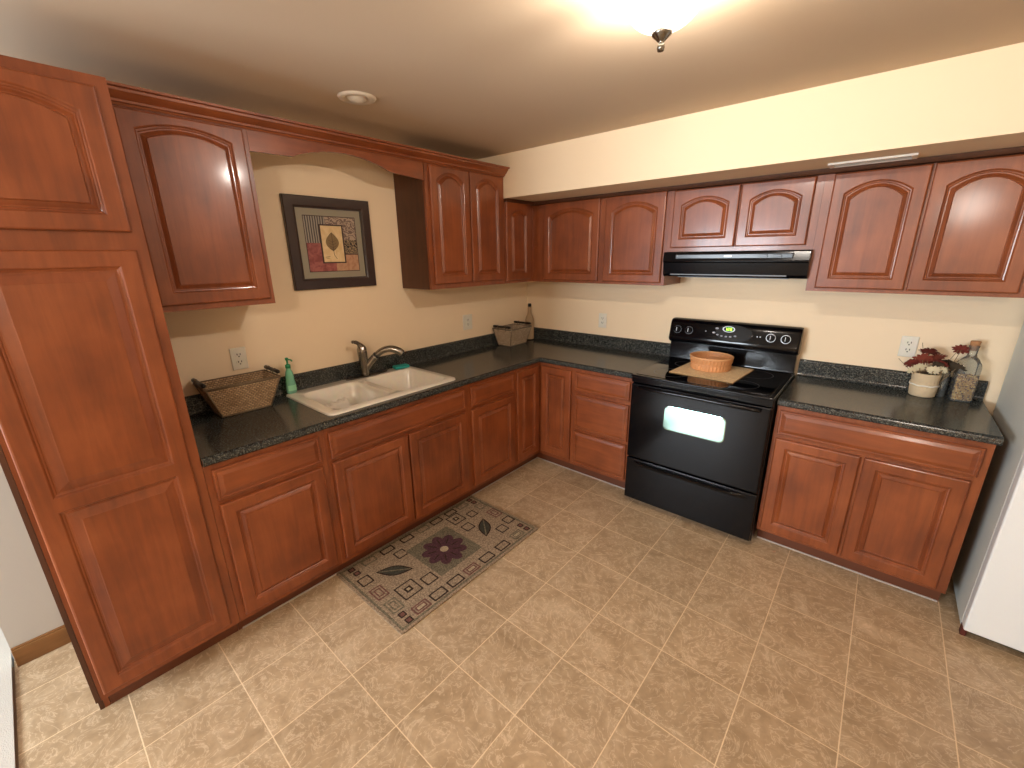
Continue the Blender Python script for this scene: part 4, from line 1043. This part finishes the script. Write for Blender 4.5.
# ------------------------------------------------------------------ rug
b = BM()
RX0, RX1, RY0, RY1 = .540, 1.150, -2.362, -1.325
mats_r = [None]*6
def fibre(name, c, var=.35):
    m_, nt_, b_ = mat(name); tc = N(nt_, 'ShaderNodeTexCoord'); no = N(nt_, 'ShaderNodeTexNoise', Scale=140., Detail=3.); L(nt_, tc.outputs['Object'], no.inputs['Vector'])
    n2 = N(nt_, 'ShaderNodeTexNoise', Scale=420., Detail=2.); L(nt_, tc.outputs['Object'], n2.inputs['Vector'])
    r_ = ramp(nt_, [(.32, tuple(x*(1-var*1.3) for x in c[:3])+(1,)), (.66, tuple(min(1, x*(1+var)) for x in c[:3])+(1,))]); L(nt_, no.outputs['Fac'], r_.inputs['Fac']); L(nt_, r_.outputs['Color'], b_.inputs['Base Color'])
    bp = N(nt_, 'ShaderNodeBump', Strength=.8, Distance=.003); L(nt_, n2.outputs['Fac'], bp.inputs['Height']); L(nt_, bp.outputs['Normal'], b_.inputs['Normal']); b_.inputs['Roughness'].default_value = .95; b_.inputs['Specular IOR Level'].default_value = .1
    return m_
mats_r = [fibre('rug_taupe', lin(150, 130, 106)), fibre('rug_sage', lin(112, 102, 82)), fibre('rug_plum', lin(82, 54, 58), .25), fibre('rug_dark_brown', lin(56, 42, 34), .25), fibre('rug_dusty_rose', lin(112, 76, 66), .25), fibre('rug_cream', lin(170, 152, 122), .2), fibre('rug_leaf', lin(68, 66, 56), .25)]
HR = .009
rings(b, [rrect(RX0, RX1, RY0, RY1, .012, z, 3) for z in (.0008, HR)])
b.faces.ensure_lookup_table()
lay = [HR]
def poly(pts, z, mi):
    vs = [b.verts.new((x, y, z)) for x, y in pts]; f = b.faces.new(vs); f.material_index = mi
    f.normal_update()
    if f.normal.z < 0: f.normal_flip()
def rrec(cx, cy, hx, hy, ang, r=.006):
    base = rrect(-hx, hx, -hy, hy, min(r, hx*.9, hy*.9), 0, 3); ca, sa = math.cos(ang), math.sin(ang)
    return [(cx+x*ca-y*sa, cy+x*sa+y*ca) for x, y, _ in base]
def boxring(cx, cy, hx, hy, ang, mo, mi_=None, t_=.008, r=.006):
    """frame + fill"""
    poly(rrec(cx, cy, hx, hy, ang, r), HR+.0006, mo); poly(rrec(cx, cy, hx-t_, hy-t_, ang, r), HR+.0010, mi_ if mi_ is not None else 0)
# border lines
for i in (.014, .026):
    poly([(RX0+i, RY0+i), (RX1-i, RY0+i), (RX1-i, RY1-i), (RX0+i, RY1-i)], HR+.0002+i*.01, 1 if i < .02 else 0)
cx, cy = .845, -1.845
sq = lambda h_, ang=0: rrec(cx, cy, h_, h_*.98, ang, .01)
poly(sq(.168, .0), HR+.0006, 0)
poly(sq(.160, .0), HR+.0008, 1)
# flower
def ell(ex, ey, a_, b__, ang, n=20): return [(ex+a_*math.cos(q_)*math.cos(ang)-b__*math.sin(q_)*math.sin(ang), ey+a_*math.cos(q_)*math.sin(ang)+b__*math.sin(q_)*math.cos(ang)) for q_ in [2*PI*k/n for k in range(n)]]
for i in range(9):
    a = 2*PI*i/9+.1; poly(ell(cx+.082*math.cos(a), cy+.082*math.sin(a), .052, .034, a), HR+.0012+.00006*i, 2)
    poly(ell(cx+.075*math.cos(a), cy+.075*math.sin(a), .030, .004, a, 10), HR+.0022, 3)
poly(ell(cx, cy, .045, .045, 0), HR+.0024, 2); poly(ell(cx, cy, .025, .025, 0), HR+.0028, 5)
def leaf(x0_, y0_, x1_, y1_, w_):
    a, c = Vector((x0_, y0_)), Vector((x1_, y1_)); d = c-a; nn = Vector((-d.y, d.x)).normalized()
    for sc_, mi, zz in ((1, 3, .0008), (.8, 6, .0012)):
        pts = []
        for i in range(13): s_ = i/12; pts.append(a+d*(.5+(s_-.5)*sc_)+nn*w_*sc_*math.sin(PI*s_))
        for i in range(11, 0, -1): s_ = i/12; pts.append(a+d*(.5+(s_-.5)*sc_)-nn*w_*sc_*math.sin(PI*s_))
        poly([(p_.x, p_.y) for p_ in pts], HR+zz, mi)
    m1, m2 = a+d*.08, a+d*.92; nn = nn*.004
    poly([(q_.x, q_.y) for q_ in (m1-nn, m2-nn, m2+nn, m1+nn)], HR+.0016, 1)
leaf(.705, -2.215, .838, -2.062, .040); leaf(.805, -1.478, .955, -1.600, .040)
# side squares between the border and the middle
for (x, y, h_, mo, mi_) in ((.68, -2.035, .034, 1, 0), (.944, -2.173, .056, 1, 0), (.966, -2.055, .038, 3, 5), (.672, -1.596, .050, 1, 0), (.712, -1.488, .032, 3, 0), (.795, -1.604, .036, 3, 5), (.976, -1.478, .034, 1, 0)):
    boxring(x, y, h_, h_, .0, 3, 0, .008)
    if h_ > .045: poly(rrec(x, y, h_*.36, h_*.36, 0, .003), HR+.0014, 3); poly(rrec(x, y, h_*.16, h_*.16, 0, .002), HR+.0018, 5)
# the border of rounded rectangles
for i, (y, mo) in enumerate(((-2.187, 1), (-2.066, 3), (-1.927, 1), (-1.803, 1), (-1.695, 3), (-1.572, 3), (-1.466, 1))): boxring(.592, y, .026, .042, 0, 3 if mo == 1 and i % 3 else mo, 0, .009)
for i, (y, mo) in enumerate(((-2.202, 4), (-2.092, 3), (-1.974, 3), (-1.856, 4), (-1.734, 1), (-1.600, 3), (-1.464, 1))):
    boxring(1.088, y, .030, .046, 0, 3 if mo == 1 and i % 3 else mo, 0, .009)
    if i in (0, 3, 6): poly(rrec(1.088, y, .016, .030, 0, .004), HR+.0014, mo); poly(rrec(1.088, y, .009, .022, 0, .003), HR+.0018, 5)
for i, (x, mo) in enumerate(((.717, 3), (.847, 4), (.978, 1))):
    boxring(x, -2.285, .048 if i else .036, .034, 0, mo, 0, .008)
    if i: poly(rrec(x, -2.285, .030, .018, 0, .004), HR+.0014, mo); poly(rrec(x, -2.285, .022, .011, 0, .003), HR+.0018, 0)
for i, (x, mo) in enumerate(((.69, 1), (.819, 4), (.943, 3))):
    boxring(x, -1.383, .048 if i == 1 else .034, .034, 0, mo, 0, .008)
    if i == 1: poly(rrec(x, -1.383, .030, .018, 0, .004), HR+.0014, mo); poly(rrec(x, -1.383, .022, .011, 0, .003), HR+.0018, 0)
for (x, y) in ((.585, -2.291), (.632, -2.285), (1.057, -2.292), (1.108, -2.290), (1.095, -1.379), (1.043, -1.379), (.622, -1.382), (.578, -1.384)):
    boxring(x, y, .018, .018, 0, 3, 4, .007, .003)
o = mk('kitchen_rug', b, mats_r, recalc=False)
stag(o, label='taupe rug with a plum flower, leaves and rounded squares in front of the sink cabinet', category='rug')

# quarter-round line at the foot of the toe kicks
caulk = plain('pale_caulk', lin(196, 190, 182), .6)
b = BM(); bx(b, XB-.075, XB-.069, -2.82, -XB+.069, 0, .006); bx(b, XB-.075, 1.405, -XB+.069, -XB+.075, 0, .006); bx(b, 2.225, 3.02, -XB+.069, -XB+.075, 0, .006); struct('trim_2', b, caulk)
for o in ROOTS:
    if '_world' in o: del o['_world']
